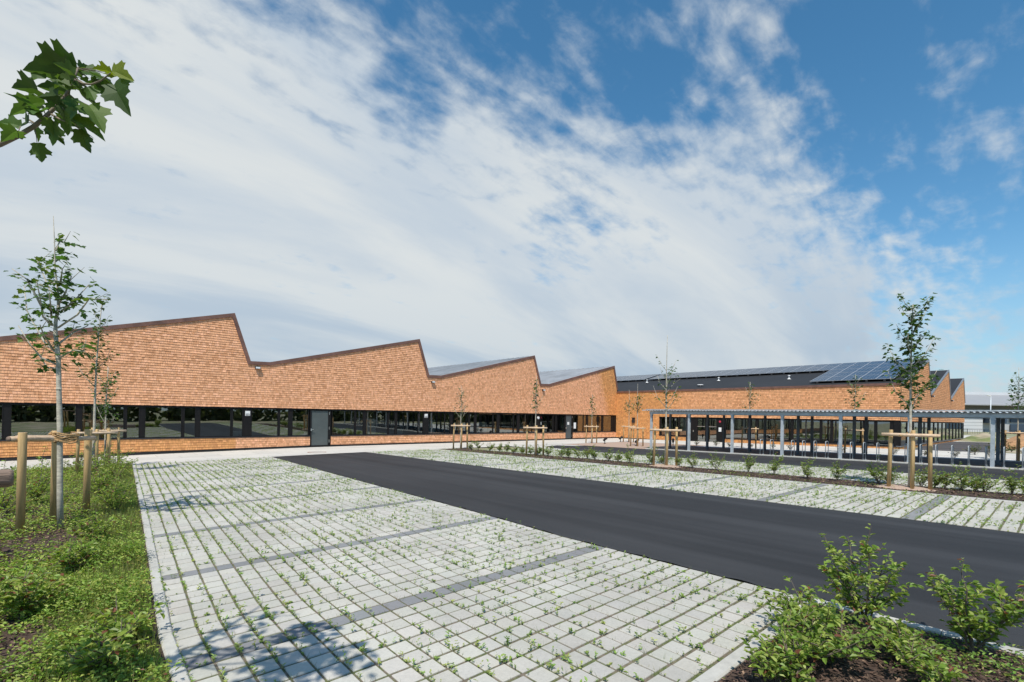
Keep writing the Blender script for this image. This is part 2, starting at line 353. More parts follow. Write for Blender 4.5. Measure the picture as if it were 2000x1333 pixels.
# ================================================================ SETTING: ground
def ground():
    xs = [-600, -200, -60] + list(np.arange(-30, 46, 1.0)) + [55, 75, 110, 200, 700]
    ys = [-600, -200, -60, -20] + list(np.arange(-10, 31, 1.0)) + [45, 80, 200, 700]
    V = [(x, y, g(x, y) - .045) for y in ys for x in xs]; n = len(xs)
    F = [(j*n+i, j*n+i+1, (j+1)*n+i+1, (j+1)*n+i) for j in range(len(ys)-1) for i in range(n-1)]
    mb = MB(); mb.add(V, F); o = mb.build('ground', 'dry_ground'); o['kind'] = 'structure'
ground()
KERB = [(-8, .52), (5, .55), (7.3, .66), (10.9, .82), (24.2, 1.36)]
ROADL = [(-8, 5.45), (5, 5.45), (6.8, 5.58), (12.6, 5.82), (24.2, 6.34)]
kx = lambda y: lerp(KERB, y); rl = lambda y: lerp(ROADL, y)
YE = 24.2
sheet('road', [((rl(y) + .045 * abs(math.sin(y * 7.3) * math.sin(y * 2.9 + 1)) + rnd.uniform(0, .02), y), (10.93, y)) for y in frange(-8, YE, 322)], 'asphalt', .004, sub=3)
# second road in front of the bicycle canopy, with its slanted far end
sheet('access_road', [((20.75, y), (25.85, y)) for y in frange(-8, 17.2, 25)] + [((20.9, 17.8), (25.8, 18.3)), ((21.3, 19.5), (25.6, 20.2)), ((22.1, 21.4), (25.2, 22.0)), ((23.2, 22.9), (24.6, 23.4))], 'asphalt', .0)
sheet('canopy_floor', [((26.05, y), (31.6, y)) for y in frange(-8, 17.0, 25)], 'asphalt_warm', .0)
# pale slab pavement along both wings
def pavement():
    ys = frange(YE, 29.95, 5); xs = frange(-22, 40, 62)
    V = []; n = len(xs)
    for y in ys:
        for x in xs: V.append((x, y, g(x, y) + .008))
    F = [(j*n+i, j*n+i+1, (j+1)*n+i+1, (j+1)*n+i) for j in range(len(ys)-1) for i in range(n-1)]
    o = len(V); ys2 = frange(-8, YE, 32); xs2 = frange(33.6, 40, 6); k = len(xs2)
    for y in ys2:
        for x in xs2: V.append((x, y, g(x, y) + .008))
    F += [(o+j*k+i, o+j*k+i+1, o+(j+1)*k+i+1, o+(j+1)*k+i) for j in range(len(ys2)-1) for i in range(k-1)]
    mb = MB(); mb.add(V, F); ob = mb.build('pavement', 'concrete_pale'); ob['kind'] = 'structure'
pavement()
sheet('gravel_bed', [((25.9, y), (33.55, y)) for y in frange(17.05, 24.15, 8)], 'pink_gravel', .004)
sheet('planted_gravel', [((31.65, y), (33.55, y)) for y in frange(-8, 17.0, 25)], 'white_gravel', .004)
# landscape far right, between the building end and the grey hall
sheet('side_street', [((40.2, y), (62, y + 1.5)) for y in frange(3.0, 6.6, 3)], 'asphalt_warm', .004, sub=12)
sheet('side_path', [((40.2, 1.6), (44, -9)), ((62, 3.2), (72, -6)), ((80, 5.5), (90, 2))], 'concrete_pale', .004)
sheet('far_path', [((62.2, 4.5), (62.2, 8)), ((80, 6.5), (80, 10)), ((98, 8), (98, 13))], 'concrete_pale', .006)
# grass verge ground and mulch beds
sheet('planting_bed', [((-2.0, y), (kx(y) - .09, y)) for y in frange(-3, 24.0, 27)], 'mulch_soil', .015)
sheet('mulch_strip', [((15.28, y), (16.75, y)) for y in frange(-6, 24.0, 30)], 'mulch_soil', .02)
sheet('corner_bed', [((1.0, y), (5.32, y)) for y in frange(-6, 1.56, 8)], 'mulch_soil', .015)

# kerbs: long concrete edgings, one run each
def kerb(name, pts, w, h, side=1):
    mb = MB(); n = len(pts)
    for i in range(n - 1):
        a = Vector((*pts[i], 0)); b = Vector((*pts[i+1], 0)); d = (b - a).normalized(); s = Vector((-d.y, d.x, 0)) * w / 2
        L = (b - a).length; k = max(1, round(L / 1.0))
        for j in range(k):
            p = a + d * (L * j / k + .003); q = a + d * (L * (j + 1) / k - .003)
            zs = [g(p.x, p.y) + h + rnd.uniform(-.002, .002), g(q.x, q.y) + h + rnd.uniform(-.002, .002)]
            c = .012
            V = []
            for P, z in ((p, zs[0]), (q, zs[1])):
                for sx, dz in ((-1, -.3), (-1, -c), (-1 + 2*c/w, 0), (1 - 2*c/w, 0), (1, -c), (1, -.3)):
                    V.append((P.x + s.x * sx, P.y + s.y * sx, z + dz))
            mb.add(V, [(i2, i2+1, i2+7, i2+6) for i2 in range(5)] + [(0, 1, 2, 3, 4, 5)[::-1], (6, 7, 8, 9, 10, 11)])
    o = mb.build(name, 'kerb'); o['kind'] = 'structure'
    me = o.data; me.validate()
    import bmesh
    bm = bmesh.new(); bm.from_mesh(me); bmesh.ops.recalc_face_normals(bm, faces=bm.faces); bm.to_mesh(me); bm.free()
    return o
kerb('kerb', [(kx(y) - .045, y) for y in (-4, 5, 7.3, 10.9, 24.15)], .1, .03)
kerb('kerb', [(-2.05, y) for y in (-3, 24.1)], .09, .03)
kerb('kerb', [(15.23, y) for y in (-6, 24.1)], .09, .012)
kerb('kerb', [(16.8, y) for y in (-6, 24.1)], .09, .012)
kerb('kerb', [(25.95, y) for y in (-8, 17.1)], .16, .05)
kerb('kerb', [(1.0, 1.62), (5.3, 1.62)], .11, .03)
kerb('kerb', [(5.385, 1.62), (5.385, -6)], .11, .035)
kerb('kerb', [(20.79, y) for y in (-8, 17)], .08, .006)

# ---------------------------------------------------------------- paving with open joints
def paving(name, xl, xr, y0, y1, ncol, dark, pitch=.2083, along='X', dark_off=0):
    V = []; F = []; C = []
    rows = int(round((y1 - y0) / pitch)); gap = .0098; ch = .006
    drow = set()
    for d in dark: drow.add(int(round((d - y0) / pitch)))
    lim = np.array([.445, .43, .38])
    for j in range(rows):
        ya = y0 + j * pitch; yb = ya + pitch
        for i in range(ncol):
            x0a = xl(ya) + (xr(ya) - xl(ya)) * i / ncol; x1a = xl(ya) + (xr(ya) - xl(ya)) * (i+1) / ncol
            sh = (xl(yb) + (xr(yb) - xl(yb)) * (i+.5) / ncol) - (x0a + x1a) / 2
            jx = RS.uniform(-.002, .002, 2); dz = RS.uniform(-.003, .003); tx, ty = RS.uniform(-.008, .008, 2)
            c = (np.array([.21, .212, .215]) if j in drow else lim) * RS.uniform(.93, 1.05) * RS.uniform(.985, 1.015, 3)
            o = len(V)
            for lev, ins in ((-.045, 0), (-ch, 0), (0, ch)):
                for (u, w) in ((0, 0), (1, 0), (1, 1), (0, 1)):
                    x = (x0a + gap + ins if u == 0 else x1a - gap - ins) + (sh if w else 0) + jx[0]
                    y = (ya + .015 + ins if w == 0 else yb - .015 - ins) + jx[1]
                    V.append((x, y, g(x, y) + .012 + lev + dz + tx * (u - .5) * .2 + ty * (w - .5) * .2)); C.append(c)
            for b in (0, 4):
                for k in range(4): F.append((o+b+k, o+b+(k+1) % 4, o+b+4+(k+1) % 4, o+b+4+k))
            F.append((o+8, o+9, o+10, o+11))
    o = np_mesh(name, V, F, C, 'paver'); o['kind'] = 'structure'
    return o
paving('paving', kx, lambda y: rl(y) - .02, 1.70, YE - .02, 27, [4.2 + 2.5 * k for k in range(0, 9)])
paving('paving', lambda y: 10.95, lambda y: 15.18, -4.3, YE - .02, 23, [-3.3 + 2.5 * k for k in range(0, 12)])
paving('paving', lambda y: 16.85, lambda y: 20.74, -4.3, 21.9, 21, [-3.3 + 2.5 * k for k in range(0, 12)])
paving('paving', lambda y: -6.5, lambda y: -2.1, 6, YE - .02, 24, [6.7 + 2.5 * k for k in range(0, 8)])
sheet('paving_bed', [((kx(y), y), (rl(y), y)) for y in frange(1.68, YE, 24)], 'joint_sand', .001)
sheet('paving_bed', [((10.93, y), (15.2, y)) for y in frange(-5, YE, 30)], 'joint_sand', .001)
sheet('paving_bed', [((16.83, y), (20.75, y)) for y in frange(-5, 22, 30)], 'joint_sand', .001)
sheet('paving_bed', [((-7, y), (-2.1, y)) for y in frange(5, YE, 20)], 'joint_sand', .001)
sheet('paving_bed', [((20.75, 17.5), (20.75, 22)), ((21.0, 18), (21.0, 24.2)), ((22.0, 21.8), (22.0, 24.2)), ((23.2, 23.0), (23.2, 24.2)), ((25.9, 22), (25.9, 24.2))], 'concrete_pale', -.002)

# ================================================================ BUILDING
YF = 29.9          # street face of the long wing
XF = 40.0          # face of the short wing
YEND = 7.2         # end face of the short wing
PK = [(-16.9, 7.34), (-5.5, 7.36), (5.82, 7.38), (17.27, 7.3), (28.41, 7.2), (39.46, 7.2)]
prof = [(-22, 6.1)]
for i, (px, pz) in enumerate(PK):
    prof.append((px, pz))
    if i < len(PK) - 1: prof += [(px + .82, 4.84), (px + 1.85, 4.87)]
prof.append((40.15, 4.72))
bld = empty('school_building', (20, YF, 0), 0, 'long low school with orange wood shingle walls, black window bands and sawtooth roofs', 'building')
def P_(mb, name, mats, parent=bld, smooth=False):
    """part in world coordinates under the building"""
    o = mb.build(name, mats, None, smooth); o.parent = parent; o.matrix_parent_inverse = Matrix.Identity(4)
    off = Vector((20, YF, 0))
    o.location = -off if parent is bld else (0, 0, 0)
    return o
def NP_(name, V, F, C, m, parent=bld):
    o = np_mesh(name, V, F, C, m); o.parent = parent; o.location = (-20, -YF, 0) if parent is bld else (0, 0, 0); return o

def clip(poly, a, b, c):
    """keep a*x+b*z<=c"""
    out = []
    for i in range(len(poly)):
        p, q = poly[i], poly[(i+1) % len(poly)]
        dp = a*p[0] + b*p[1] - c; dq = a*q[0] + b*q[1] - c
        if dp <= 0: out.append(p)
        if (dp < 0 < dq) or (dq < 0 < dp):
            t = dp / (dp - dq); out.append((p[0] + (q[0]-p[0])*t, p[1] + (q[1]-p[1])*t))
    return out
def convex_parts(profile, xa, xb):
    """split region under a sawtooth profile at its valleys; returns (xa,xb,halfplanes)"""
    segs = [(profile[i], profile[i+1]) for i in range(len(profile)-1)]
    parts = []; cur = [segs[0]]
    for s, t in zip(segs, segs[1:]):
        s1 = (s[1][1]-s[0][1]) / (s[1][0]-s[0][0]); s2 = (t[1][1]-t[0][1]) / (t[1][0]-t[0][0])
        if s2 > s1 + 1e-6: parts.append(cur); cur = [t]
        else: cur.append(t)
    parts.append(cur); res = []
    for c in parts:
        hp = [(-(q[1]-p[1])/(q[0]-p[0]), 1, p[1] - (q[1]-p[1])/(q[0]-p[0])*p[0]) for p, q in c]
        res.append((c[0][0][0], c[-1][1][0], hp))
    return res
WOOD_A = np.array([.76, .395, .222]); WOOD_B = np.array([.64, .30, .105]); WOOD_D = np.array([.46, .20, .085])
def shingles(name, to3, parts, z0, z1, orange, exp=.125, blocks=()):
    """courses of split shingles: each a tilted board with a thick butt; to3(u,z,d) -> world"""
    V = []; F = []; C = []
    for (ua, ub, hp) in parts:
        z = z0; row = 0
        zmax = z1
        while z < zmax:
            u = ua - rnd.uniform(0, .2)
            dzrow = rnd.uniform(-.003, .003)
            while u < ub:
                w = rnd.choice((.07, .09, .11, .13, .15, .18)) * rnd.uniform(.9, 1.1)
                a, b = max(u, ua), min(u + w - .004, ub); u += w
                if b - a < .01: continue
                jz = rnd.uniform(-.006, .006) + dzrow
                poly = [(a, z + jz), (b, z + jz), (b, z + exp + .01), (a, z + exp + .01)]
                for h in hp: poly = clip(poly, *h)
                for (ba, bb, bz0, bz1) in blocks:
                    m = (a + b) / 2
                    if ba < m < bb and bz0 < z + exp / 2 < bz1: poly = []
                if len(poly) < 3: continue
                d0 = .029 + rnd.uniform(-.004, .004); d1 = .006
                f = orange((a + b) / 2, z); r = rnd.random()
                c = WOOD_A * (1 - f) + WOOD_B * f
                if r < .22: c = c * .55 + WOOD_D * .45
                elif r > .82: c = c * np.array([1.1, 1.12, 1.2])
                c = c * rnd.uniform(.87, 1.1)
                o = len(V)
                for (x, zz) in poly:
                    t = min(1, max(0, (zz - z) / (exp + .01))); V.append(to3(x, zz, d0 + (d1 - d0) * t)); C.append(c)
                n = len(poly)
                if n == 4: F.append((o, o+1, o+2, o+3))
                else:
                    for k in range(1, n - 1): F.append((o, o+k, o+k+1, o+k+1))
                # butt end
                lo = [i for i, p in enumerate(poly) if abs(p[1] - (z + jz)) < 1e-6]
                if len(lo) >= 2:
                    o2 = len(V); p, q = poly[lo[0]], poly[lo[-1]]
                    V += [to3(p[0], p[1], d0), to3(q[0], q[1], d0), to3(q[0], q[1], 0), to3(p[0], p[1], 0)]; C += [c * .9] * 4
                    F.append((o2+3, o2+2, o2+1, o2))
            z += exp; row += 1
    F4 = [f for f in F if f[2] != f[3]]; F3 = [f[:3] for f in F if f[2] == f[3]]
    me = bpy.data.meshes.new(name); me.from_pydata([tuple(v) for v in V], [], F4 + F3)
    ca = me.color_attributes.new('col', 'FLOAT_COLOR', 'POINT')
    ca.data.foreach_set('color', np.hstack([np.array(C, np.float32), np.ones((len(C), 1), np.float32)]).ravel())
    me.materials.append(MATS['shingle']); me.shade_flat()
    o = bpy.data.objects.new(name, me); link(o, bld); o.location = (-20, -YF, 0); return o

HEAD, SILL = 2.32, .70
left3 = lambda u, z, d: (u, YF - d, z)
def orange_left(u, z):
    # fresher boards towards the inner corner and low at the left end
    f = .15
    if z > 1.5: f += .85 * max(0, min(1, (u - 37.6 + (z - 4) * .35 + rnd.uniform(-.2, .2)) / .8))
    elif u < 6.0: f += .75
    return min(1, f)
lp = [(max(a, -12.), b, hp) for a, b, hp in convex_parts(prof, -22, 40.15) if b > -12]
def clip_low(zc): return [(0, 1, zc)]
DOORS = [(9.96, 11.22), (32.5, 33.5)]
shingles('wall_cladding', left3, [(a, min(b, 40.0), hp) for a, b, hp in lp], HEAD, 7.5, orange_left)
low = []; xs = [-12.] + [v for d in DOORS for v in d] + [40.0]
for a, b in zip(xs[::2], xs[1::2]):
    hp = [(0, 1, SILL - .06)] + ([(.0132, -1, .0115)] if b < 10 else [(0, -1, -.12)])
    shingles('wall_cladding', left3, [(a, b, hp)], -.2, SILL - .05, orange_left)
front3 = lambda u, z, d: (XF - d, YF - u, z)      # u grows from the inner corner towards the street end
shingles('wall_cladding', front3, [(0, YF - YEND, [(0, 1, 4.62)])], 2.24, 4.7, lambda u, z: 1. if u < 5 else max(.5, 1 - (u - 5) * .15))
FRW = (YF - 25.0, YF - 7.35)                         # window band of the short wing
shingles('wall_cladding', front3, [(0, FRW[0], [(0, 1, 2.26)]), ], .12, 2.24, lambda u, z: 1.)
shingles('wall_cladding', front3, [(FRW[0], YF - 22.05, [(0, 1, .47)])], .1, .5, lambda u, z: 1.)
shingles('wall_cladding', front3, [(YF - 18.95, YF - YEND, [(0, 1, .47)])], .1, .5, lambda u, z: 1.)
end3 = lambda u, z, d: (XF + u, YEND - d, z)
eprof = [(0, 4.66), (9.3, 7.0), (10.4, 4.4), (19.0, 6.92), (20.4, 4.36), (28.7, 6.78), (30, 4.3)]
shingles('wall_cladding', end3, [(a, b, hp) for a, b, hp in convex_parts(eprof, 0, 30)], 2.2, 7.2, lambda u, z: .6, exp=.15)
shingles('wall_cladding', end3, [(0, 30, [(0, 1, .5)])], .06, .5, lambda u, z: .9, exp=.15)

# masonry core behind the shingles, with the window band left open
def walls():
    mb = MB()
    def gable(profile, to3, zlo, th):
        for p, q in zip(profile, profile[1:]):
            a = [to3(p[0], zlo, 0), to3(q[0], zlo, 0), to3(q[0], q[1]-.02, 0), to3(p[0], p[1]-.02, 0)]
            b = [to3(p[0], zlo, -th), to3(q[0], zlo, -th), to3(q[0], q[1]-.02, -th), to3(p[0], p[1]-.02, -th)]
            mb.add(a + b, [(0,1,2,3),(7,6,5,4),(0,4,5,1),(2,6,7,3)])
    gable(prof, left3, HEAD, .3)
    for a, b in zip([-22.] + xs[1:], xs[1:] + [40.3]):
        if (a, b) in DOORS: continue
        mb.box(a, YF, .0, b, YF + .3, SILL - .06)
    gable([(0.3, 4.6), (YF - YEND, 4.6)], front3, 2.23, .3)
    mb.box(XF, 25.0, .0, XF + .3, YF - .003, 2.23)
    mb.box(XF, 22.05, .0, XF + .3, 25.0, .47); mb.box(XF, YEND + .31, .0, XF + .3, 18.95, .47)
    gable(eprof, end3, 2.18, .3)
    mb.box(XF, YEND, -.1, XF + 30, YEND + .3, .5)
    mb.box(XF + 29.7, YEND + .31, -.1, XF + 30, 62, 4.3)
    P_(mb, 'wall', 'wall_core')
walls()
def plinth():
    mb = MB()
    for a, b in zip([-22.] + xs[1:], xs[1:] + [39.97]):
        if (a, b) in DOORS: continue
        mb.box(a, YF - .004, -.4, b, YF - .001, .16)
    mb.box(XF - .012, 18.95, -.3, XF - .003, 22.05, .03)
    mb.box(XF - .012, 22.05, -.3, XF - .003, YF - .02, .11); mb.box(XF - .012, YEND, -.3, XF - .003, 18.95, .1)
    mb.box(XF, YEND - .012, -.3, XF + 30, YEND - .003, .06)
    P_(mb, 'plinth', 'plinth_black')
plinth()
def fascia(profile, to3, h, prj, m, name='fascia'):
    """brown metal verge following the roof outline, mitred at its corners"""
    pts = [Vector((p[0], p[1], 0)) for p in profile]; N = len(pts); up = []; lo = []
    for i, p in enumerate(pts):
        ds = []
        if i > 0: ds.append((p - pts[i-1]).normalized())
        if i < N - 1: ds.append((pts[i+1] - p).normalized())
        ns = [Vector((-d.y, d.x, 0)) for d in ds]; n = sum(ns, Vector()); n.normalize(); k = 1 / max(.35, n.dot(ns[0]))
        up.append(p + n * .05 * k); lo.append(p - n * h * k)
    mb = MB()
    V = []
    for i in range(N):
        for q in (up[i], lo[i]):
            for d in (prj, -.02): V.append(to3(q.x, q.y, d))
    F = []
    for i in range(N - 1):
        a = i * 4; b = a + 4
        F += [(a+2, b+2, b, a), (a, b, b+1, a+1), (a+3, b+3, b+2, a+2), (a+1, b+1, b+3, a+3)]
    F += [(0, 1, 3, 2), tuple((N-1)*4 + k for k in (2, 3, 1, 0))]
    mb.add(V, F); return P_(mb, name, m)
fascia(prof[:-1] + [(40.1, 4.86)], left3, .14, .075, 'copper_brown')
fascia([(-.06, 4.66), (YF - YEND + .05, 4.66)], front3, .1, .08, 'copper_brown')
fascia(eprof, end3, .1, .07, 'grey_flashing')
def roofs():
    z = MB(); m = MB()
    # zinc planes of the long wing, standing seams every 0.6 m
    YB = 62
    for i in range(len(prof) - 1):
        p, q = prof[i], prof[i+1]
        for sgn, mbx in ((1, z),):
            mbx.add([(p[0], YF - .01, p[1] + .03), (q[0], YF - .01, q[1] + .03), (q[0], YB, q[1] + .03), (p[0], YB, p[1] + .03)], [(0, 1, 2, 3)])
        if q[1] - p[1] > 1 and p[0] > 10:
            for k in range(1, 50):
                y = YF + k * .65; z.bar((p[0], y, p[1] + .05), (q[0], y, q[1] + .05), .03, .04)
    P_(z, 'roof', 'roof_zinc')
    for i in range(len(eprof) - 1):
        p, q = eprof[i], eprof[i+1]; yb = YF - .02 if i == 0 else 62
        m.add([(XF+p[0], YEND + .01, p[1] + .03), (XF+q[0], YEND + .01, q[1] + .03), (XF+q[0], yb, q[1] + .03), (XF+p[0], yb, p[1] + .03)], [(0, 1, 2, 3)])
    m.add([(XF+.2, YF - .02, 4.74), (XF+9.3, YF - .02, 7.03), (XF+9.3, 62, 7.03), (XF+.2, 62, 4.74)], [(0, 1, 2, 3)])
    m.bar((XF + 9.3, YEND - .02, 7.06), (XF + 9.3, 62, 7.06), .2, .07)
    P_(m, 'roof', 'roof_membrane')
roofs()
# window band of the long wing: glass runs measured along the face
GL = [(-11.3,-10.9),(-10.6,-8.9),(-8.7,-8.2),(-7.9,-6.2),(-6.0,-5.5),(-5.2,-3.6),(-3.45,-2.86),(-2.58,-.52),(-.28,1.2),(1.34,1.79),(2.05,3.52),(3.67,4.12),(4.36,5.75),(5.88,6.33),None,(6.81,8.15),(8.29,8.73),(8.98,9.86),'D',
      (11.32,12.73),(12.86,13.31),(13.54,15.03),(15.15,15.56),(15.75,17.33),(17.41,17.74),None,(18.22,19.54),(19.61,20.03),(20.26,21.71),(21.85,22.24),(22.49,24.06),(24.16,24.5),(24.79,26.22),(26.33,26.67),(26.95,28.36),(28.42,28.76),None,
      (29.3,30.86),(30.99,31.25),(31.38,32.42),'D',(33.63,34.99),(35.07,35.44),(35.71,37.11),(37.27,37.74),(38.03,39.28)]
glist = [q for q in GL if isinstance(q, tuple)]
def window(to3, a, b, z0, z1, pd=-.09):
    """one framed light: black frame ring with a pane set back in it"""
    mb = MB()
    def bx(u0, u1, za, zb, d0, d1):
        vs = [to3(u, z, d) for z in (za, zb) for d in (d0, d1) for u in (u0, u1)]
        mb.add(vs, [(0,1,3,2),(4,6,7,5),(0,4,5,1),(2,3,7,6),(0,2,6,4),(1,5,7,3)])
    e = .035
    bx(a - e, a, z0 - e, z1 + e, pd + .04, -.14); bx(b, b + e, z0 - e, z1 + e, pd + .04, -.14)
    bx(a, b, z0 - e, z0, pd + .04, -.14); bx(a, b, z1, z1 + e, pd + .04, -.14)
    f = P_(mb, 'window', 'black_metal')
    import bmesh
    bm = bmesh.new(); bm.from_mesh(f.data); bmesh.ops.recalc_face_normals(bm, faces=bm.faces); bm.to_mesh(f.data); bm.free()
    pm = MB(); vs = [to3(a, z0, pd), to3(b, z0, pd), to3(b, z1, pd), to3(a, z1, pd)]
    pm.add(vs, [(0, 1, 2, 3)]); P_(pm, 'pane', 'pane_glass', f)
    return f
for a, b in glist: window(left3, a, b, SILL + .03, HEAD - .1)
def band_left():
    mb = MB(); edges = [-12.] + [v for q in glist for v in q] + [39.6]
    for a, b in zip(edges[::2], edges[1::2]):
        a2, b2 = a + .036, b - .036
        if b2 - a2 < .01 or any(abs((a+b)/2 - (d[0]+d[1])/2) < .3 for d in DOORS): continue
        mb.box(a2, YF + .06, SILL - .02, b2, YF + .2, HEAD - .02)
    for a, b in zip([-12.] + xs[1:], xs[1:] + [39.62]):
        if (a, b) in DOORS: continue
        mb.box(a, YF + .045, HEAD - .066, b, YF + .2, HEAD - .003)
    P_(mb, 'mullions', 'black_metal')
    s = MB()
    for a, b in zip([-12.] + xs[1:], xs[1:] + [39.7]):
        if (a, b) in DOORS: continue
        s.box(a, YF - .05, SILL - .055, b, YF + .2, SILL - .012)
    P_(s, 'window_sill', 'sill_grey')
    h = MB(); h.box(-12., YF + .003, HEAD - .002, 39.9, YF + .25, HEAD + .03); P_(h, 'lintel', 'black_metal')
    c = MB(); c.box(39.62, YF + .05, SILL - .055, 39.99, YF + .25, HEAD - .003); P_(c, 'corner_post', 'black_metal')
band_left()
def door_left(a, b, m):
    mb = MB(); mb.box(a, YF + .03, .02, a + .09, YF + .15, HEAD - .003); mb.box(b - .16, YF + .03, .02, b, YF + .15, HEAD - .003)
    mb.box(a + .09, YF + .03, HEAD - .12, b - .16, YF + .15, HEAD - .003); mb.box(a + .09, YF + .03, .02, b - .16, YF + .15, .1)
    d = P_(mb, 'door', 'black_metal')
    p = MB(); p.box(a + .092, YF + .07, .102, b - .162, YF + .1, HEAD - .122); P_(p, 'door_leaf', m, d)
    h = MB(); h.box(a + .04, YF - .03, .98, a + .1, YF + .028, 1.12); h.bar((a + .07, YF - .035, 1.07), (a + .2, YF - .035, 1.07), .025); P_(h, 'handle', 'steel', d)
    for z in (.35, 1.15, 2.05):
        q = MB(); q.tube([(b - .1, YF + .02, z - .09), (b - .1, YF + .02, z + .09)], .014); P_(q, 'hinge', 'steel', d)
    return d
door_left(DOORS[0][0], DOORS[0][1], 'door_leaf_grey')
d2 = door_left(DOORS[1][0], DOORS[1][1], 'door_grey')
q = MB(); q.box(32.8, YF + .05, 1.35, 33.05, YF + .066, 1.6); tag(P_(q, 'notice', 'white_plate', d2), 'pale notice on grey door')
for x in (6.58, 17.97, 29.03):
    q = MB(); q.box(x - .19, YF + .035, SILL, x + .19, YF + .058, HEAD - .07); pn = P_(q, 'wall_panel', 'black_metal')
    if x < 29:
        q = MB(); q.box(x - .12, YF + .0, 1.85, x + .12, YF + .033, 2.12)
        for kx_ in range(3):
            for kz in range(1): q.box(x - .1 + kx_ * .07, YF - .006, 1.87, x - .045 + kx_ * .07, YF - .0005, 1.92, 1)
        q.box(x - .1, YF - .006, 1.96, x + .1, YF - .0005, 1.975, 1)
        P_(q, 'vent_plate', ['white_plate', 'sill_grey'], pn)
    else:
        q = MB(); q.tube([(x, YF + .03, 1.95), (x, YF - .06, 1.95)], .11, 14); P_(q, 'round_lamp', 'white_plate', pn)
q = MB(); q.box(33.68, YF + .05, 1.0, 33.98, YF + .07, 1.55); P_(q, 'notice', 'white_plate')
# short wing: windows, entrance
H2 = 2.2; S2 = .52
y2u = lambda y: YF - y
g2 = [(24.8,24.0),(23.9,23.1),(22.98,22.2)]
yy = 18.75
while yy > 8.4:
    g2.append((yy, yy - 1.75)); yy -= 1.9
    if yy > 8.4: g2.append((yy, yy - .5)); yy -= .68
for a, b in g2: window(front3, y2u(a), y2u(max(b, 7.75)), S2 + .05, H2 - .08)
def band_right():
    mb = MB(); e = [25.0] + [v for q in g2 for v in (q[0], max(q[1], 7.75))] + [7.5]
    for a, b in zip(e[::2], e[1::2]):
        if a - b > 2 or a - b < .08: continue
        mb.box(XF + .06, b + .036, S2 - .03, XF + .2, a - .036, H2 - .02)
    mb.box(XF + .045, 7.5, H2 - .05, XF + .2, 25.0, H2 + .02)
    mb.box(XF + .01, 7.22, S2 - .05, XF + .3, 7.52, H2 + .02)
    P_(mb, 'mullions', 'black_metal')
    s = MB(); s.box(XF - .05, 22.05, S2 - .045, XF + .2, 25.0, S2 - .005); s.box(XF - .05, YEND, S2 - .045, XF + .2, 18.95, S2 - .005); P_(s, 'window_sill', 'sill_grey')
band_right()
def entrance():
    mb = MB()
    for y in (22.0, 21.3, 20.5, 20.25, 19.5, 19.0): mb.box(XF + .03, y - .05, .03, XF + .16, y + .05, H2 - .06)
    mb.box(XF + .05, 21.35, .03, XF + .14, 21.95, H2 - .06); mb.box(XF + .05, 19.05, .03, XF + .14, 19.45, H2 - .06)
    d = P_(mb, 'entrance_door', 'black_metal')
    for a, b in ((21.25, 20.55), (20.2, 19.55)):
        p = MB(); p.add([front3(y2u(a), .06, -.09), front3(y2u(b), .06, -.09), front3(y2u(b), H2 - .1, -.09), front3(y2u(a), H2 - .1, -.09)], [(0, 1, 2, 3)]); P_(p, 'door_pane', 'pane_glass', d)
        p = MB(); p.box(XF + .02, b, 1.42, XF + .06, a, 1.47); P_(p, 'door_bar', 'steel', d)
    p = MB(); p.box(XF + .03, 19.12, 1.05, XF + .048, 19.35, 1.4); P_(p, 'notice', 'white_plate', d)
    p = MB(); p.tube([(XF + .049, 19.25, 1.9), (XF + .03, 19.25, 1.9)], .09, 12); P_(p, 'round_sign', 'red_plate', d)
    p = MB(); p.box(XF + .03, 21.6, .95, XF + .048, 21.66, 1.1); P_(p, 'handle', 'steel', d)
entrance()
# end face: window band with deep black fins
ux = .35; k = 0
while ux < 29.2:
    b = min(ux + 1.72, 29.5); window(end3, ux, b, .58, 2.1, -.025); ux = b + .3
def fins():
    mb = MB(); u = .35 - .3
    while u < 29.4:
        mb.box(XF + u + .04, YEND - .02, .56, XF + u + .26, YEND + .14, 2.17); u += 2.02
    P_(mb, 'mullions', 'black_metal')
    s = MB(); s.box(XF, YEND - .07, .51, XF + 30, YEND + .2, .55); P_(s, 'window_sill', 'grey_flashing')
fins()
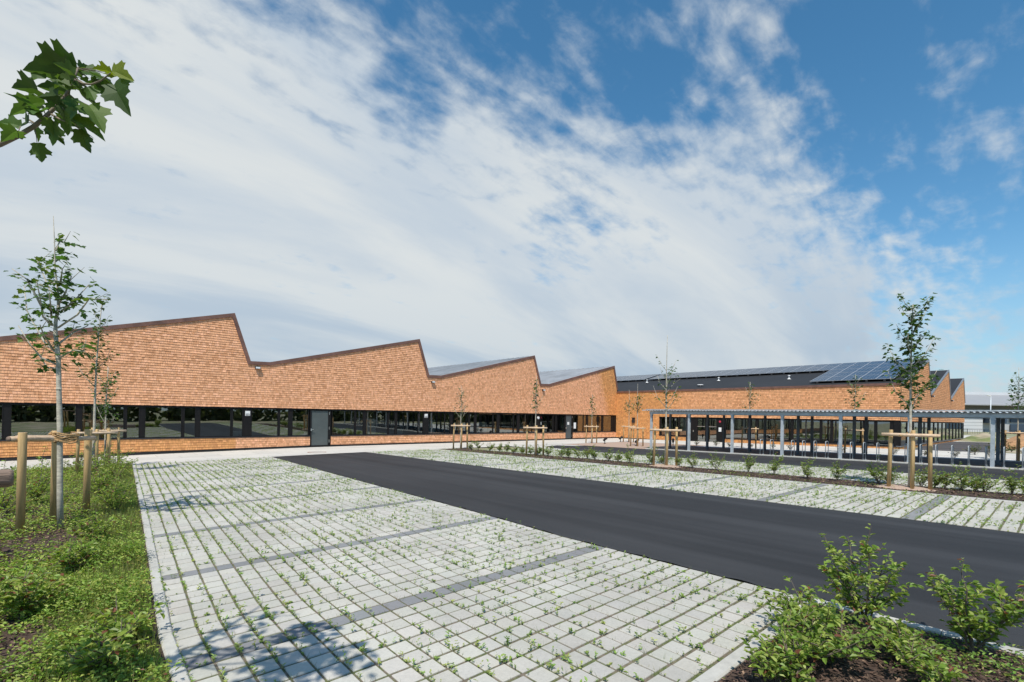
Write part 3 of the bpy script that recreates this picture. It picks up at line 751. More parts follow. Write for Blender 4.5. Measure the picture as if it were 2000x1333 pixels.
# rooms behind the glass
def rooms():
    mb = MB()
    mb.box(-22, YF + 5.2, 0, 44, YF + 5.4, 4.0)
    mb.box(-22, YF + .31, 2.55, 39.9, YF + 5.2, 2.7)
    for x in (-6, 2, 10, 17.9, 25.5, 33.3): mb.box(x, YF + .5, .1, x + .15, YF + 5.2, 2.55)
    mb.box(XF + 5.2, YEND + 5.4, 0, XF + 5.4, YF + 5, 4.0); mb.box(XF + .31, YEND + .31, 2.5, XF + 5.2, YF - .3, 2.65)
    mb.box(XF + 5.4, YEND + 5.2, 0, XF + 29.6, YEND + 5.4, 4.0); mb.box(XF + 5.4, YEND + .31, 2.45, XF + 29.6, YEND + 5.2, 2.6)
    P_(mb, 'interior_wall', 'interior_dark')
    f = MB(); f.box(-22, YF + .31, -.1, 39.9, YF + 5.2, .06); f.box(XF + .31, YEND + .31, -.1, XF + 29.6, YF + 5, .06); P_(f, 'interior_floor', 'interior_floor')
    w = MB()
    for x, wd, z0, z1 in ((13.7, .75, .75, 1.75), (16.0, .5, .7, 1.05), (18.3, .8, .7, 1.7), (23.0, .9, .7, 1.55), (26.0, .4, .7, 1.1), (6.0, .5, .7, 1.0), (27.4, .6, .7, 1.3), (30.2, .5, .75, 1.3)):
        w.box(x, YF + .6, z0, x + wd, YF + .64, z1)
    P_(w, 'whiteboard', 'whiteboard')
    t = MB()
    for x in (9.7, 12.6, 17.3, 20.9, 24.5, 26.7, 28.5, 31.2): t.box(x, YF + .35, .1, x + .09, YF + .45, 2.5)
    t.box(33.2, YF + 1.6, .1, 39.6, YF + 1.7, 2.5)
    P_(t, 'wooden_lining', 'interior_wood')
    cbl = MB(); cbl.box(XF + .4, 22.2, .6, XF + .43, 23.0, 2.15)
    P_(cbl, 'blind', 'whiteboard')
rooms()

# ---------------------------------------------------------------- things on the walls and roofs
lamp0 = None
for x, z, lab in ((7.02, 4.55, 'small dark box lamp under the roof valley right of the tallest gable'), (18.42, 4.42, 'small dark box lamp under the roof valley left of the third gable'), (29.53, 4.36, 'small dark box lamp under the roof valley behind the young tree near the last gable')):
    t = empty('wall_lamp', (x, YF - .025, z), 0, lab, 'wall lamp', 'lamps under the sawtooth valleys')
    if lamp0 is None:
        lamp0 = t; b = MB(); b.box(-.13, -.17, -.07, .13, 0, .05); b.build('lamp_housing', 'sill_grey', t)
        b = MB(); b.box(-.11, -.178, -.055, .11, -.171, .035); b.build('lamp_glass', 'white_plate', t)
    else:
        for c in lamp0.children: copy_tree(c, t)
for x, z, lab in ((XF + 10.75, 4.25, 'small dark box lamp under the first valley of the far end gables'), (XF + 20.6, 4.22, 'small dark box lamp under the second valley of the far end gables')):
    t = empty('wall_lamp', (x, YEND - .03, z), 0, lab, 'wall lamp', 'lamps under the sawtooth valleys')
    for c in lamp0.children: copy_tree(c, t)
b = MB(); b.box(-.12, -.13, -.26, 0, .13, .2); b.box(-.16, -.16, .2, 0, .16, .25)
tag(b.build('wall_lamp', 'sill_grey'), 'grey wall sconce on the orange shingles beside the inner corner', 'wall lamp').location = (XF - .03, 27.79, 1.85)

# solar panels: one thing each, copies sharing their meshes
SL = math.atan2(7.0 - 4.66, 9.3)
pv = empty('solar_panel', (0, 0, -50), 0, 'x', 'solar panel', 'solar panels on the short wing roof')
b = MB(); b.box(-.477, -.802, 0, .477, .802, .02); cell = b.build('cell_sheet', 'pv_cell', pv)
b = MB()
for x0, x1, y0, y1 in ((-.5, -.478, -.825, .825), (.478, .5, -.825, .825), (-.478, .478, -.825, -.803), (-.478, .478, .803, .825)): b.box(x0, y0, -.015, x1, y1, .026)
for k in (-.245, 0, .245): b.box(k - .003, -.801, .0205, k + .003, .801, .0215)
for k in (-.41, 0, .41): b.box(-.476, k - .003, .0207, .476, k + .003, .0217)
b.build('panel_frame', 'pv_frame', pv)
# panel local Y runs up the slope (+X world), local X along -Y world
ORD = ['first', 'second', 'third', 'fourth', 'fifth', 'sixth', 'seventh', 'eighth', 'ninth', 'tenth', 'eleventh', 'twelfth', 'thirteenth', 'fourteenth', 'fifteenth', 'sixteenth', 'seventeenth', 'eighteenth', 'nineteenth', 'twentieth'] + ['twenty-' + s for s in ('first', 'second', 'third', 'fourth', 'fifth', 'sixth', 'seventh', 'eighth', 'ninth')] + ['thirtieth']
def put_pv(s, y, lab, x0=XF, z0=4.66, first=[True], lift=.22):
    t = pv if first[0] else copy_tree(pv)
    first[0] = False
    t.matrix_world = Matrix.Translation((x0 + s * math.cos(SL), y, z0 + s * math.sin(SL) + lift)) @ Matrix(((0, 1, 0, 0), (-1, 0, 0, 0), (0, 0, 1, 0), (0, 0, 0, 1))) @ Matrix.Rotation(SL, 4, 'X')
    t['label'] = lab
ROWS = ['top', 'second', 'third', 'fourth', 'lowest']
for r in range(5):
    s = 9.05 - .85 - r * 1.67
    if r < 2:
        for k in range(22): put_pv(s, 8.2 + k * 1.01, 'dark blue solar panel in the %s roof row, %s from the end gable' % (ROWS[r], ORD[k]))
        for k in range(6): put_pv(s, 8.2 + 22 * 1.01 + .55 + k * 1.01, 'dark blue solar panel in the %s roof row beyond the gap, %s left of it' % (ROWS[r], ORD[k]))
    else:
        for k in range(5): put_pv(s, 8.2 + k * 1.01, 'dark blue solar panel in the big block, %s row, %s from the end gable' % (ROWS[r], ORD[k]))
for bi, (bx_, bz_, nm) in enumerate(((XF + 10.4, 4.4, 'middle'), (XF + 20.4, 4.36, 'farthest'))):
    for r in range(3):
        for k in range(3): put_pv(7.6 - 1.67 * r - .9, YEND + 1.3 + k * 1.01, 'dark blue solar panel on the %s end gable, %s row, %s from its verge' % (nm, ROWS[r], ORD[k]), bx_, bz_)
# panel ballast rails (dark) under each row edge
b = MB()
for r, (n, y0) in enumerate(((28, 8.2), (28, 8.2), (5, 8.2), (5, 8.2), (5, 8.2))):
    s = 9.05 - 1.68 - r * 1.67
    for k in range(n):
        y = y0 + k * 1.01; b.box(XF + s * math.cos(SL) - .05, y - .06, 4.66 + s * math.sin(SL) + .035, XF + s * math.cos(SL) + .05, y + .06, 4.66 + s * math.sin(SL) + .2)
P_(b, 'panel_rail', 'roof_membrane')
for x, y, lab, kind in ((41.32, 21.72, 'low white dish shaped roof vent above the brown eave', 0), (43.7, 21.2, 'tall thin white roof vent below the solar row', 1), (42.99, 14.98, 'white roof vent on a stub nearest the big solar block', 1), (44.4, 29.3, 'white roof vent stub at the inner corner beside the last gable', 1)):
    z = 4.66 + (x - XF) * math.tan(SL) + .03; b = MB()
    if kind == 0: b.tube([(0, 0, 0), (0, 0, .12)], .05, 10); b.tube([(0, 0, .12), (0, 0, .16)], [.28, .22], 14)
    else: b.tube([(0, 0, 0), (0, 0, .3)], .045, 10); b.tube([(0, 0, .02), (0, 0, .1)], [.16, .06], 12); b.tube([(0, 0, .3), (0, 0, .35)], [.1, .08], 12)
    tag(b.build('roof_vent', 'white_plate'), lab, 'roof vent', 'roof vents on the short wing').location = (x, y, z)

# ================================================================ BICYCLE CANOPY
cy = [1.9 + 2.53 * k for k in range(-3, 7)]     # frame stations, last at 17.1
can = empty('bicycle_canopy', (28.7, 9, g(26.4, 9)), 0, 'long galvanised steel bicycle canopy with corrugated roof on rows of slim posts', 'canopy')
CO = Vector((28.7, 9, g(26.4, 9)))
def C_(mb, name, m, smooth=False):
    o = mb.build(name, m, None, smooth); o.parent = can; o.location = -CO; return o
def hpost(mb, x, y, z0, z1, w=.12, t=.012):
    mb.box(x - w/2, y - w/2, z0, x - w/2 + t, y + w/2, z1); mb.box(x + w/2 - t, y - w/2, z0, x + w/2, y + w/2, z1)
    mb.box(x - w/2 + t, y - t/2, z0, x + w/2 - t, y + t/2, z1)
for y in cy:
    for x, mt in ((26.45, 'galvanised'), (28.65, 'galvanised_shaded'), (30.8, 'galvanised_shaded')):
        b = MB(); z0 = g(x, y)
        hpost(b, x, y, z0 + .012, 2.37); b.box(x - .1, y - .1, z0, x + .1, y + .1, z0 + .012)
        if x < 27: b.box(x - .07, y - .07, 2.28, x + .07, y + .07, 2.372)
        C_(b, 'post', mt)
y0, y1 = cy[0] - .4, cy[-1] + .12
for x in (26.45, 28.65, 30.8):
    b = MB(); b.box(x - .05, y0, 2.375, x - .042, y1, 2.545); b.box(x - .042, y0, 2.375, x + .04, y1, 2.384); b.box(x - .042, y0, 2.536, x + .04, y1, 2.545)
    C_(b, 'beam', 'galvanised')
b = MB()
for y in cy: b.box(26.5, y - .03, 2.40, 30.76, y + .03, 2.50)
C_(b, 'cross_beam', 'galvanised')
def corrug():
    V = []; F = []; per = .18; n = int((y1 - y0 + .2) / per * 8)
    xs_ = (26.17, 31.4)
    for i in range(n + 1):
        y = y0 - .1 + i * per / 8; dz = .026 * math.sin(2 * math.pi * i / 8)
        for x in xs_: V.append((x, y, 2.588 + dz + (x - 26.2) * .004))
    for i in range(n): F.append((2*i, 2*i+1, 2*i+3, 2*i+2))
    mb = MB(); mb.add(V, F); o = C_(mb, 'roof_sheet', 'corrugated', True)
    md = o.modifiers.new('thickness', 'SOLIDIFY'); md.thickness = .006
corrug()
b = MB(); b.box(26.18, y0 - .12, 2.635, 26.30, y1 + .12, 2.665); b.box(26.18, y0 - .12, 2.622, 26.19, y1 + .12, 2.635); C_(b, 'edge_flashing', 'galvanised')
b = MB(); b.bar((26.24, y1 + .1, 2.60), (26.24, y1 + .42, 2.60), .07, .05); C_(b, 'gutter_spout', 'galvanised')
# hoops
hoop = None; hy = 10.6; i = 0
while hy > -3.5:
    lab = 'slim steel bicycle hoop under the canopy, %s from the entrance end' % ORD[i]
    t = empty('bicycle_hoop', (26.78, hy, g(26.78, hy)), 0, lab, 'bicycle rack', 'steel hoops under the canopy')
    if hoop is None:
        hoop = t
        pts = [(-.2, 0, 0), (-.2, 0, .74)] + [(-.14 - .06 * math.cos(a), 0, .74 + .06 * math.sin(a)) for a in (.5, 1.0, 1.57)] + [(.14 + .06 * math.cos(a), 0, .74 + .06 * math.sin(a)) for a in (1.57, 1.0, .5)] + [(.2, 0, .74), (.2, 0, 0)]
        b = MB(); b.tube(pts, .018, 8); b.build('hoop_tube', 'galvanised', t, True)
        b = MB(); b.bar((-.2, 0, .3), (.2, 0, .3), .02); b.build('cross_rail', 'galvanised', t)
        b = MB(); b.tube([(-.2, 0, 0), (-.2, 0, .01)], .06, 10); b.tube([(.2, 0, 0), (.2, 0, .01)], .06, 10); b.build('base_plate', 'galvanised', t)
    else:
        for c in hoop.children: copy_tree(c, t)
    hy -= .5; i += 1

# ================================================================ FAR RIGHT
FW = Vector((.6567, .754, 0)); RT = Vector((.754, -.6567, 0))
def fr(f, r, z): p = FW * f + RT * r; return (p.x, p.y, z)
hall = empty('industrial_hall', fr(108, 112, 0), 0, 'large pale grey industrial hall with broad metal roof behind the canopy', 'building')
HO = Vector(fr(108, 112, 0))
def H_(mb, name, m, parent=hall):
    o = mb.build(name, m); o.parent = parent; o.location = -HO if parent is hall else (0, 0, 0); return o
def fbox(mb, f0, f1, r0, r1, z0, z1):
    v = [fr(f, r, z) for z in (z0, z1) for f, r in ((f0, r0), (f0, r1), (f1, r1), (f1, r0))]
    mb.add(v, [(0,3,2,1),(4,5,6,7),(0,1,5,4),(1,2,6,5),(2,3,7,6),(3,0,4,7)])
b = MB(); fbox(b, 108, 140, 78, 150, -.2, 4.2); H_(b, 'wall', 'hall_wall')
b = MB(); fbox(b, 107.9, 108.2, 78, 150, 4.2, 6.2); H_(b, 'shaded_wall', 'hall_shade')  # upper wall strip, shade below the eave painted as a darker colour
b = MB(); b.add([fr(105.5, 76, 6.25), fr(105.5, 152, 6.25), fr(118, 152, 9.1), fr(118, 76, 9.1), fr(105.5, 76, 6.05), fr(105.5, 152, 6.05), fr(118, 152, 8.9), fr(118, 76, 8.9)], [(0,1,2,3),(7,6,5,4),(0,4,5,1),(2,6,7,3),(0,3,7,4),(1,5,6,2)]); H_(b, 'roof', 'hall_roof')
b = MB(); fbox(b, 118, 121, 104, 152, 8.7, 9.75); H_(b, 'roof', 'hall_wall_white')
b = MB(); fbox(b, 107.4, 107.85, 78, 104.5, .2, 4.1)
H_(b, 'wall_panel', 'hall_wall_white')
b = MB()
for z in (.9, 1.6, 2.3, 3.0, 3.7): fbox(b, 107.36, 107.4, 78, 104.5, z, z + .08)
H_(b, 'wall_ribs', 'hall_wall')
for r0, r1, z1 in ((111.0, 116.0, 3.8), (119.0, 125.0, 3.8), (128, 134, 3.8)):
    b = MB(); fbox(b, 107.7, 107.88, r0, r1, -.1, 2.0); d = H_(b, 'door', 'door_blue')
    b = MB(); fbox(b, 107.7, 107.88, r0, r1, 2.4, z1); H_(b, 'window', 'door_blue')
b = MB(); fbox(b, 107.1, 107.38, 92, 99, .3, 1.1); H_(b, 'window', 'door_blue')
b = MB(); fbox(b, 105.6, 107.8, 105, 108, 2.2, 3.9); H_(b, 'door_hood', 'door_blue')
# black bar fence before the hall
b = MB(); r = 60.
fe = empty('bar_fence', fr(86, 90, 0), 0, 'black vertical bar fence in front of the pale grey hall', 'fence'); FO = Vector(fr(86, 90, 0))
while r < 120:
    b.box(*[a - s for a, s in zip(fr(86, r, -.1), (.015, .015, 0))], *[a + s for a, s in zip(fr(86, r, 1.0), (.015, .015, 0))]); r += .3
o = b.build('bars', 'fence_black'); o.parent = fe; o.location = -FO
b = MB(); b.bar(fr(86, 60, .98), fr(86, 120, .98), .05, .05); b.bar(fr(86, 60, .08), fr(86, 120, .08), .05, .05); o = b.build('rail', 'fence_black'); o.parent = fe; o.location = -FO
for k in range(20):
    p = fr(86.05, 60 + 3 * k, 0); b = MB(); b.box(p[0] - .04, p[1] - .04, -.1, p[0] + .04, p[1] + .04, 1.08); o = b.build('fence_post', 'fence_black'); o.parent = fe; o.location = -FO
# street lamp
p = fr(72, 71.2, 0); sl = empty('street_lamp', p, 0, 'slim grey street lamp with a flat white head before the grey hall', 'street lamp')
b = MB(); b.tube([(0, 0, 0), (0, 0, 6.2)], [.09, .05], 10); b.build('pole', 'galvanised', sl, True)
b = MB(); b.bar((.05, .02, 6.2), tuple(-.62 * RT + Vector((0, 0, 6.38))), .16, .07); b.build('lamp_head', 'white_plate', sl)
# soil heap and dry verge
def mound(name, c, rx, ry, h, m, lab, seed):
    r = random.Random(seed); V = []; F = []; n = 18
    for i in range(n + 1):
        for j in range(n + 1):
            u = i / n * 2 - 1; v = j / n * 2 - 1; d = max(0, 1 - u*u) * max(0, 1 - v*v)
            x = c[0] + rx * u; y = c[1] + ry * v
            V.append((x, y, g(x, y) - .05 + h * d ** .7 * (1 + .25 * math.sin(u*5 + seed) * math.cos(v*6)) + (r.uniform(-.05, .05) * h * d)))
    for i in range(n):
        for j in range(n): F.append((i*(n+1)+j, (i+1)*(n+1)+j, (i+1)*(n+1)+j+1, i*(n+1)+j+1))
    mb = MB(); mb.add(V, F); o = mb.build(name, m, None, True, (c[0], c[1], 0)); tag(o, lab, 'mound'); return o
mound('soil_heap', (58, 0.5), 9, 3.2, 1.25, 'soil_bank', 'heap of orange brown soil beyond the canopy', 3)
mound('verge_mound', (70, 5.6), 7, 1.6, .7, 'dry_ground', 'low dry grassy mound beside the far path below the fence', 8)

# ================================================================ VEGETATION
def shrub_mesh(h, w, nleaf, seed, lsize, base=(.085, .15, .028), alt=(.17, .2, .045), pa=.25, lean=0, stems=6, top=True, red=.03):
    """leaf array + stem MB for one shrub around the origin"""
    r = random.Random(seed); mb = MB(); P = []; D = []
    for s in range(stems):
        a = r.uniform(0, 6.28); hh = h * (1. if s == 0 and top else r.uniform(.45, .85)); sp = w * r.uniform(.25, .55) * (.35 if s == 0 and top else 1)
        pts = [Vector((r.uniform(-.03, .03), r.uniform(-.03, .03), 0))]; k = 6
        for i in range(1, k + 1):
            t = i / k; pts.append(Vector((math.cos(a) * sp * t ** 1.2 + r.uniform(-.02, .02) + lean * t, math.sin(a) * sp * t ** 1.2 + r.uniform(-.02, .02), hh * t * (1 - .08 * t))))
        mb.tube(pts, [.008 * (1 - .75 * i / k) * (h / .7) ** .5 for i in range(k + 1)], 5)
        for b in range(r.randint(3, 6)):
            t = r.uniform(.2, .85); i = int(t * k); o = pts[i]; aa = r.uniform(0, 6.28); L = w * r.uniform(.15, .33)
            q = o + Vector((math.cos(aa) * L, math.sin(aa) * L, L * r.uniform(.3, 1.0))); mb.tube([o, q], [.004, .002], 4)
            for _ in range(max(2, int(nleaf / stems / 7))):
                t2 = r.uniform(.25, 1.05); P.append(o + (q - o) * t2); D.append((q - o).normalized() * .6 + Vector((r.uniform(-1, 1), r.uniform(-1, 1), r.uniform(-.5, .5))))
        for _ in range(max(3, int(nleaf / stems / 2.6))):
            t = r.uniform(.18, 1.0) ** .85; i = min(k - 1, int(t * k)); p = pts[i].lerp(pts[i+1], t * k - i)
            aa = r.uniform(0, 6.28); P.append(p); D.append(Vector((math.cos(aa), math.sin(aa), r.uniform(-.25, .55))))
    n = len(P); P = np.array([tuple(p) for p in P]); D = np.array([tuple(d) for d in D])
    N = norm(rv(n) * .55 + np.array([[0, 0, 1.]])); L = RS.uniform(.65, 1.2, n) * lsize
    C = colvar(n, base, alt, pa)
    k = RS.rand(n) < red; C[k] = np.array([.22, .085, .05])
    return leaf_arrays(P + norm(D) * .012, D, N, L, L * RS.uniform(.5, .68, n), C), mb
def place_shrub(x, y, h, w, nleaf, seed, lsize, lab, group, name='shrub', **kw):
    z = g(x, y) + .015
    (V, F, C), mb = shrub_mesh(h, w, nleaf, seed, lsize, **kw)
    t = empty(name, (x, y, z), 0, lab, 'shrub', group)
    mb.build('stem', 'twig', t); np_mesh('foliage', V, F, C, 'leaf_shrub', t); return t
STRIP = [(16.42,22.3,.5),(16.6,21.9,.55),(16.5,20.75,.5),(16.6,20.0,.5),(16.5,19.3,.55),(16.5,18.75,.45),(16.5,18.1,.45),(16.6,17.6,.5),(16.5,16.96,.5),(16.5,16.3,.55),(16.45,15.39,.6),(16.45,14.9,.5),(16.6,14.4,.6),(16.65,14.0,.55),(16.4,13.35,.65),(16.45,12.65,.55),(16.6,12.3,.5),(16.5,11.67,.75),(16.5,10.6,.7),(16.6,10.2,.55),(16.6,9.5,.5),(16.5,8.9,.6),(16.45,8.0,.65),(16.5,6.95,.62),(16.5,6.15,.72),(16.15,5.07,.6),(16.3,4.34,.6),(16.4,3.4,.75),(16.6,3.2,.5),(16.4,2.5,.62),(16.55,2.26,.45),(16.6,2.05,.5),(16.5,1.71,.68),(16.45,1.5,.35),(16.55,1.32,.6),(16.5,.84,.68),(16.6,.6,.6),(16.5,-.4,.6)]
marks = [(24.18, 'the far end sapling'), (16.85, 'the narrow sapling'), (9.82, 'the whip topped sapling'), (2.6, 'the leafy sapling')]
cnt = {}
for i, (x, y, h) in enumerate(STRIP):
    above = [m for m in marks if m[0] > y][-1]; k = cnt.get(above[1], 0); cnt[above[1]] = k + 1
    lab = '%s green shrub in the mulch strip, %s right of %s' % ('tall' if h > .65 else ('small' if h < .52 else 'leafy'), ORD[k], above[1])
    h *= 1.15
    place_shrub(x, y, h, h * rnd.uniform(.75, 1.0), int(170 + 340 * h * (1.3 if y < 8 else .9)), 100 + i, .05 if y < 10 else .06, lab, 'shrubs along the mulch strip', base=(.19, .27, .06), alt=(.32, .37, .11), red=.05, pa=.3, stems=rnd.choice((5, 6, 7)))
# corner bed, right foreground
FRONT = [(5.0, 1.12, .98, .8, 620, 'tall dogwood shrub with one high shoot at the corner of the foreground bed'), (5.05, .44, .8, .68, 560, 'rounded dogwood shrub standing against the asphalt right of the corner'),
         (4.15, 1.2, .45, .8, 420, 'low sprawling shrub in front of the tall dogwood'), (3.75, 1.3, .42, .7, 360, 'loose leafy shrub beside the foreground kerb'), (4.5, 1.35, .4, .7, 330, 'low spreading shrub directly behind the corner kerb left of the tall dogwood'), (3.5, 1.25, .3, .4, 150, 'small shrub with a few red leaves at the kerb end of the corner bed'), (4.55, .8, .34, .5, 240, 'low shrub on the bark mulch between the two dogwoods'), (4.2, .55, .3, .4, 150, 'low seedling shrub at the bottom edge of the corner bed')]
for i, (x, y, h, w, n, lab) in enumerate(FRONT):
    place_shrub(x, y, h, w, int(n * 1.9), 300 + i, .05, lab, None, 'dogwood_shrub', base=(.185, .275, .05), alt=(.34, .40, .10), pa=.35, stems=8, red=.04)
# larger shrubs in the left bed
LEFT = [(-.42,6.35,.42,.8,420,'broad leaved shrub low in the near left bed'),(-1.0,7.0,.5,.7,330,'dense shrub at the left edge of the bed in the foreground'),(-1.25,9.2,.5,.7,380,'tall shrub at the left edge of the bed before the first staked tree'),
        (-1.2,12.9,.85,.9,420,'bushy shrub left of the first staked tree against the pavers'),(-.85,14.6,.95,.9,420,'tall pale shrub behind the first staked tree'),(-.1,17.6,.9,.9,380,'shrub at the foot of the second staked tree'),(.2,14.6,.7,.9,380,'spreading shrub in the middle of the bed behind the stakes'),
        (.4,11.9,.55,.7,330,'reddish shrub right of the first staked tree'),(.5,21.8,.9,1.1,420,'bushy shrub at the foot of the third staked tree'),(-.3,21.5,.8,.9,330,'shrub left of the far stakes before the pale pavement'),(.62,18.4,.6,.9,330,'shrub beside the kerb halfway along the bed'),
        (.05,9.2,.4,.5,240,'small shrub with reddish stem right of the first trunk'),(.2,5.0,.3,.45,200,'small shrub near the kerb at the bottom left'),(-.1,7.7,.35,.5,220,'low shrub in front of the first staked tree'),(.1,4.5,.34,.5,220,'low leafy shrub at the bottom edge of the left bed')]
for i, (x, y, h, w, n, lab) in enumerate(LEFT):
    place_shrub(x, y, h * (1.4 if y > 8 else 1.25), w * 1.15, int(n * 1.7), 400 + i, .06 if y < 8 else .055, lab, None, base=(.22, .31, .06), alt=(.36, .41, .10), pa=.3, stems=8, red=.05)
# dark young shrubs between canopy and pavement
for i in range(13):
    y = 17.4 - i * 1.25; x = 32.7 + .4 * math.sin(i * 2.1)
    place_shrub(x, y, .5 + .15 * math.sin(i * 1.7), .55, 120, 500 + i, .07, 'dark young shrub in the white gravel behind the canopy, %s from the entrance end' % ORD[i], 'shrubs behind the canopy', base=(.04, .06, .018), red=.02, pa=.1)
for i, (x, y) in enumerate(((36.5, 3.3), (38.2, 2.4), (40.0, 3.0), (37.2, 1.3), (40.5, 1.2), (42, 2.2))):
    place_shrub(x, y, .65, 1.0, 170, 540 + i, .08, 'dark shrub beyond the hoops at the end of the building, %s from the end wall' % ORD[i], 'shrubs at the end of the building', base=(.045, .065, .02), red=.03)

# ground cover: countless small leaves, grass and mulch chips
def cover(name, xs_, ys_, n, lsize, base, alt, h=.12, dens=None, z=.02, pa=.3, red=.02):
    P = np.stack([RS.uniform(*xs_, n), RS.uniform(*ys_, n)], 1)
    if dens is not None: P = P[dens(P[:, 0], P[:, 1]) > RS.rand(len(P))]
    n = len(P); hh = RS.uniform(0, 1, n) ** 1.4 * h * np.clip(.8 + .9 * vnoise(P[:, 0], P[:, 1], 2.1, 4), .3, 2.4)
    Z = gv(P[:, 0], P[:, 1]) + z + hh; D = rv(n, -.2, .7); N = norm(rv(n) * .6 + np.array([[0, 0, 1.]]))
    L = RS.uniform(.6, 1.25, n) * lsize; C = colvar(n, base, alt, pa)
    C *= (.8 + .4 * (.5 + .5 * np.sin(P[:, 0:1] * 4.1 + 1) * np.cos(P[:, 1:2] * 2.7)))
    k = RS.rand(n) < red; C[k] = np.array([.2, .08, .05])
    k = (vnoise(P[:, 0], P[:, 1], 3.3, 2) > .55) & (RS.rand(n) < .55); C[k] *= np.array([.85, .62, .7])
    V, F, C = leaf_arrays(np.column_stack([P, Z]), D, N, L, L * RS.uniform(.45, .65, n), C)
    o = np_mesh(name, V, F, C, 'leaf_weed'); o['kind'] = 'stuff'; return o
def vnoise(x, y, s, o=0):
    return np.sin(x * s + o) * np.sin(y * s * 1.3 + o * 2) + .6 * np.sin(x * s * 2.1 + y * s * 1.7 + o) + .4 * np.sin(x * s * 3.7 - y * s * 2.9 + 2 * o)
def bare(x, y):
    """open mulch patches round the trunk"""
    d = np.minimum(np.hypot((x + .35) / .55, (y - 9.9) / .6), np.hypot((x - .35) / .45, (y - 11.3) / .7))
    d = np.minimum(d, np.hypot((x + .5) / .3, (y - 5.4) / .4))
    return np.clip((d - .75) * 2.5, .06, 1)
inb = lambda x, y: (x < np.interp(y, [k[0] for k in KERB], [k[1] for k in KERB]) - .13).astype(float)
cover('ground_cover', (-2.0, .6), (3.2, 8.5), 60000, .036, (.23, .34, .06), (.38, .43, .10), .17, lambda x, y: inb(x, y) * bare(x, y) * np.clip(.85 + .45 * vnoise(x, y, 2.6), .2, 1))
cover('ground_cover', (-2.0, 1.3), (8.5, 24), 52000, .045, (.23, .33, .06), (.38, .42, .10), .2, lambda x, y: inb(x, y) * bare(x, y) * np.clip(.75 + .5 * vnoise(x, y, 1.6), .08, 1))
cover('ground_cover', (3.0, 5.3), (-1.0, 1.55), 11000, .03, (.17, .29, .06), (.28, .36, .08), .07, lambda x, y: np.clip(1.3 * np.exp(-((x - 5.0) / .32) ** 2) * (vnoise(x, y, 3.1) * .4 + .8) + .14 * vnoise(x, y, 2.2, 1), 0, 1))
cover('ground_cover', (15.3, 16.75), (-2, 24), 5200, .045, (.19, .28, .06), (.28, .33, .09), .08, lambda x, y: np.clip(.25 + .5 * vnoise(x, y, 1.1, 2), .03, 1))
def grass(name, n, xs_, ys_, h, dens, base, z=.012):
    P = np.stack([RS.uniform(*xs_, n), RS.uniform(*ys_, n)], 1); P = P[dens(P[:, 0], P[:, 1]) > RS.rand(len(P))]; n = len(P)
    Z = gv(P[:, 0], P[:, 1]) + z; b = np.column_stack([P, Z]); a = RS.uniform(0, 6.28, n); hh = RS.uniform(.4, 1.2, n) * h
    s = np.stack([np.cos(a), np.sin(a), 0 * a], 1) * .0035; l = np.stack([np.sin(a) * hh * RS.uniform(-.5, .5, n), np.cos(a) * hh * RS.uniform(-.5, .5, n), hh], 1)
    V = np.stack([b - s, b + s, b + l * .6 + s * .7, b + l], 1).reshape(-1, 3); F = np.arange(4 * n).reshape(-1, 4)
    o = np_mesh(name, V, F, np.repeat(colvar(n, base, (.22, .2, .09), .25), 4, 0), 'leaf_weed'); o['kind'] = 'stuff'
kedge = lambda x, y: np.interp(y, [k[0] for k in KERB], [k[1] for k in KERB])
grass('grass', 70000, (-.3, 1.3), (3.5, 24), .15, lambda x, y: inb(x, y) * np.exp(-((x - kedge(x, y) + .35) / .4) ** 2), (.2, .25, .06))
def chips(name, xs_, ys_, n, s, dens, z=.02):
    P = np.stack([RS.uniform(*xs_, n), RS.uniform(*ys_, n)], 1); P = P[dens(P[:, 0], P[:, 1]) > RS.rand(len(P))]; n = len(P)
    b = np.column_stack([P, gv(P[:, 0], P[:, 1]) + z + RS.uniform(0, .02, n)]); D = rv(n, -.35, .35); N = norm(rv(n) * .5 + np.array([[0, 0, 1.]])); S = norm(np.cross(D, N))
    L = (RS.uniform(.4, 1.5, n) * s)[:, None]; W = (RS.uniform(.25, .5, n) * s)[:, None]
    V = np.stack([b - D*L/2 - S*W/2, b + D*L/2 - S*W*.3, b + D*L/2 + S*W*.3, b - D*L/2 + S*W/2], 1).reshape(-1, 3)
    C = colvar(n, (.085, .052, .036), (.26, .17, .11), .16, .5)
    o = np_mesh(name, V, np.arange(4*n).reshape(-1, 4), np.repeat(C, 4, 0), 'mulch_chip'); o['kind'] = 'stuff'
chips('bark_mulch', (2.2, 5.3), (-1.5, 1.55), 16000, .035, lambda x, y: np.ones_like(x))
chips('bark_mulch', (-2, 1.0), (3.2, 13), 16000, .045, lambda x, y: inb(x, y))
chips('bark_mulch', (15.3, 16.75), (-2, 22), 9000, .06, lambda x, y: np.ones_like(x))
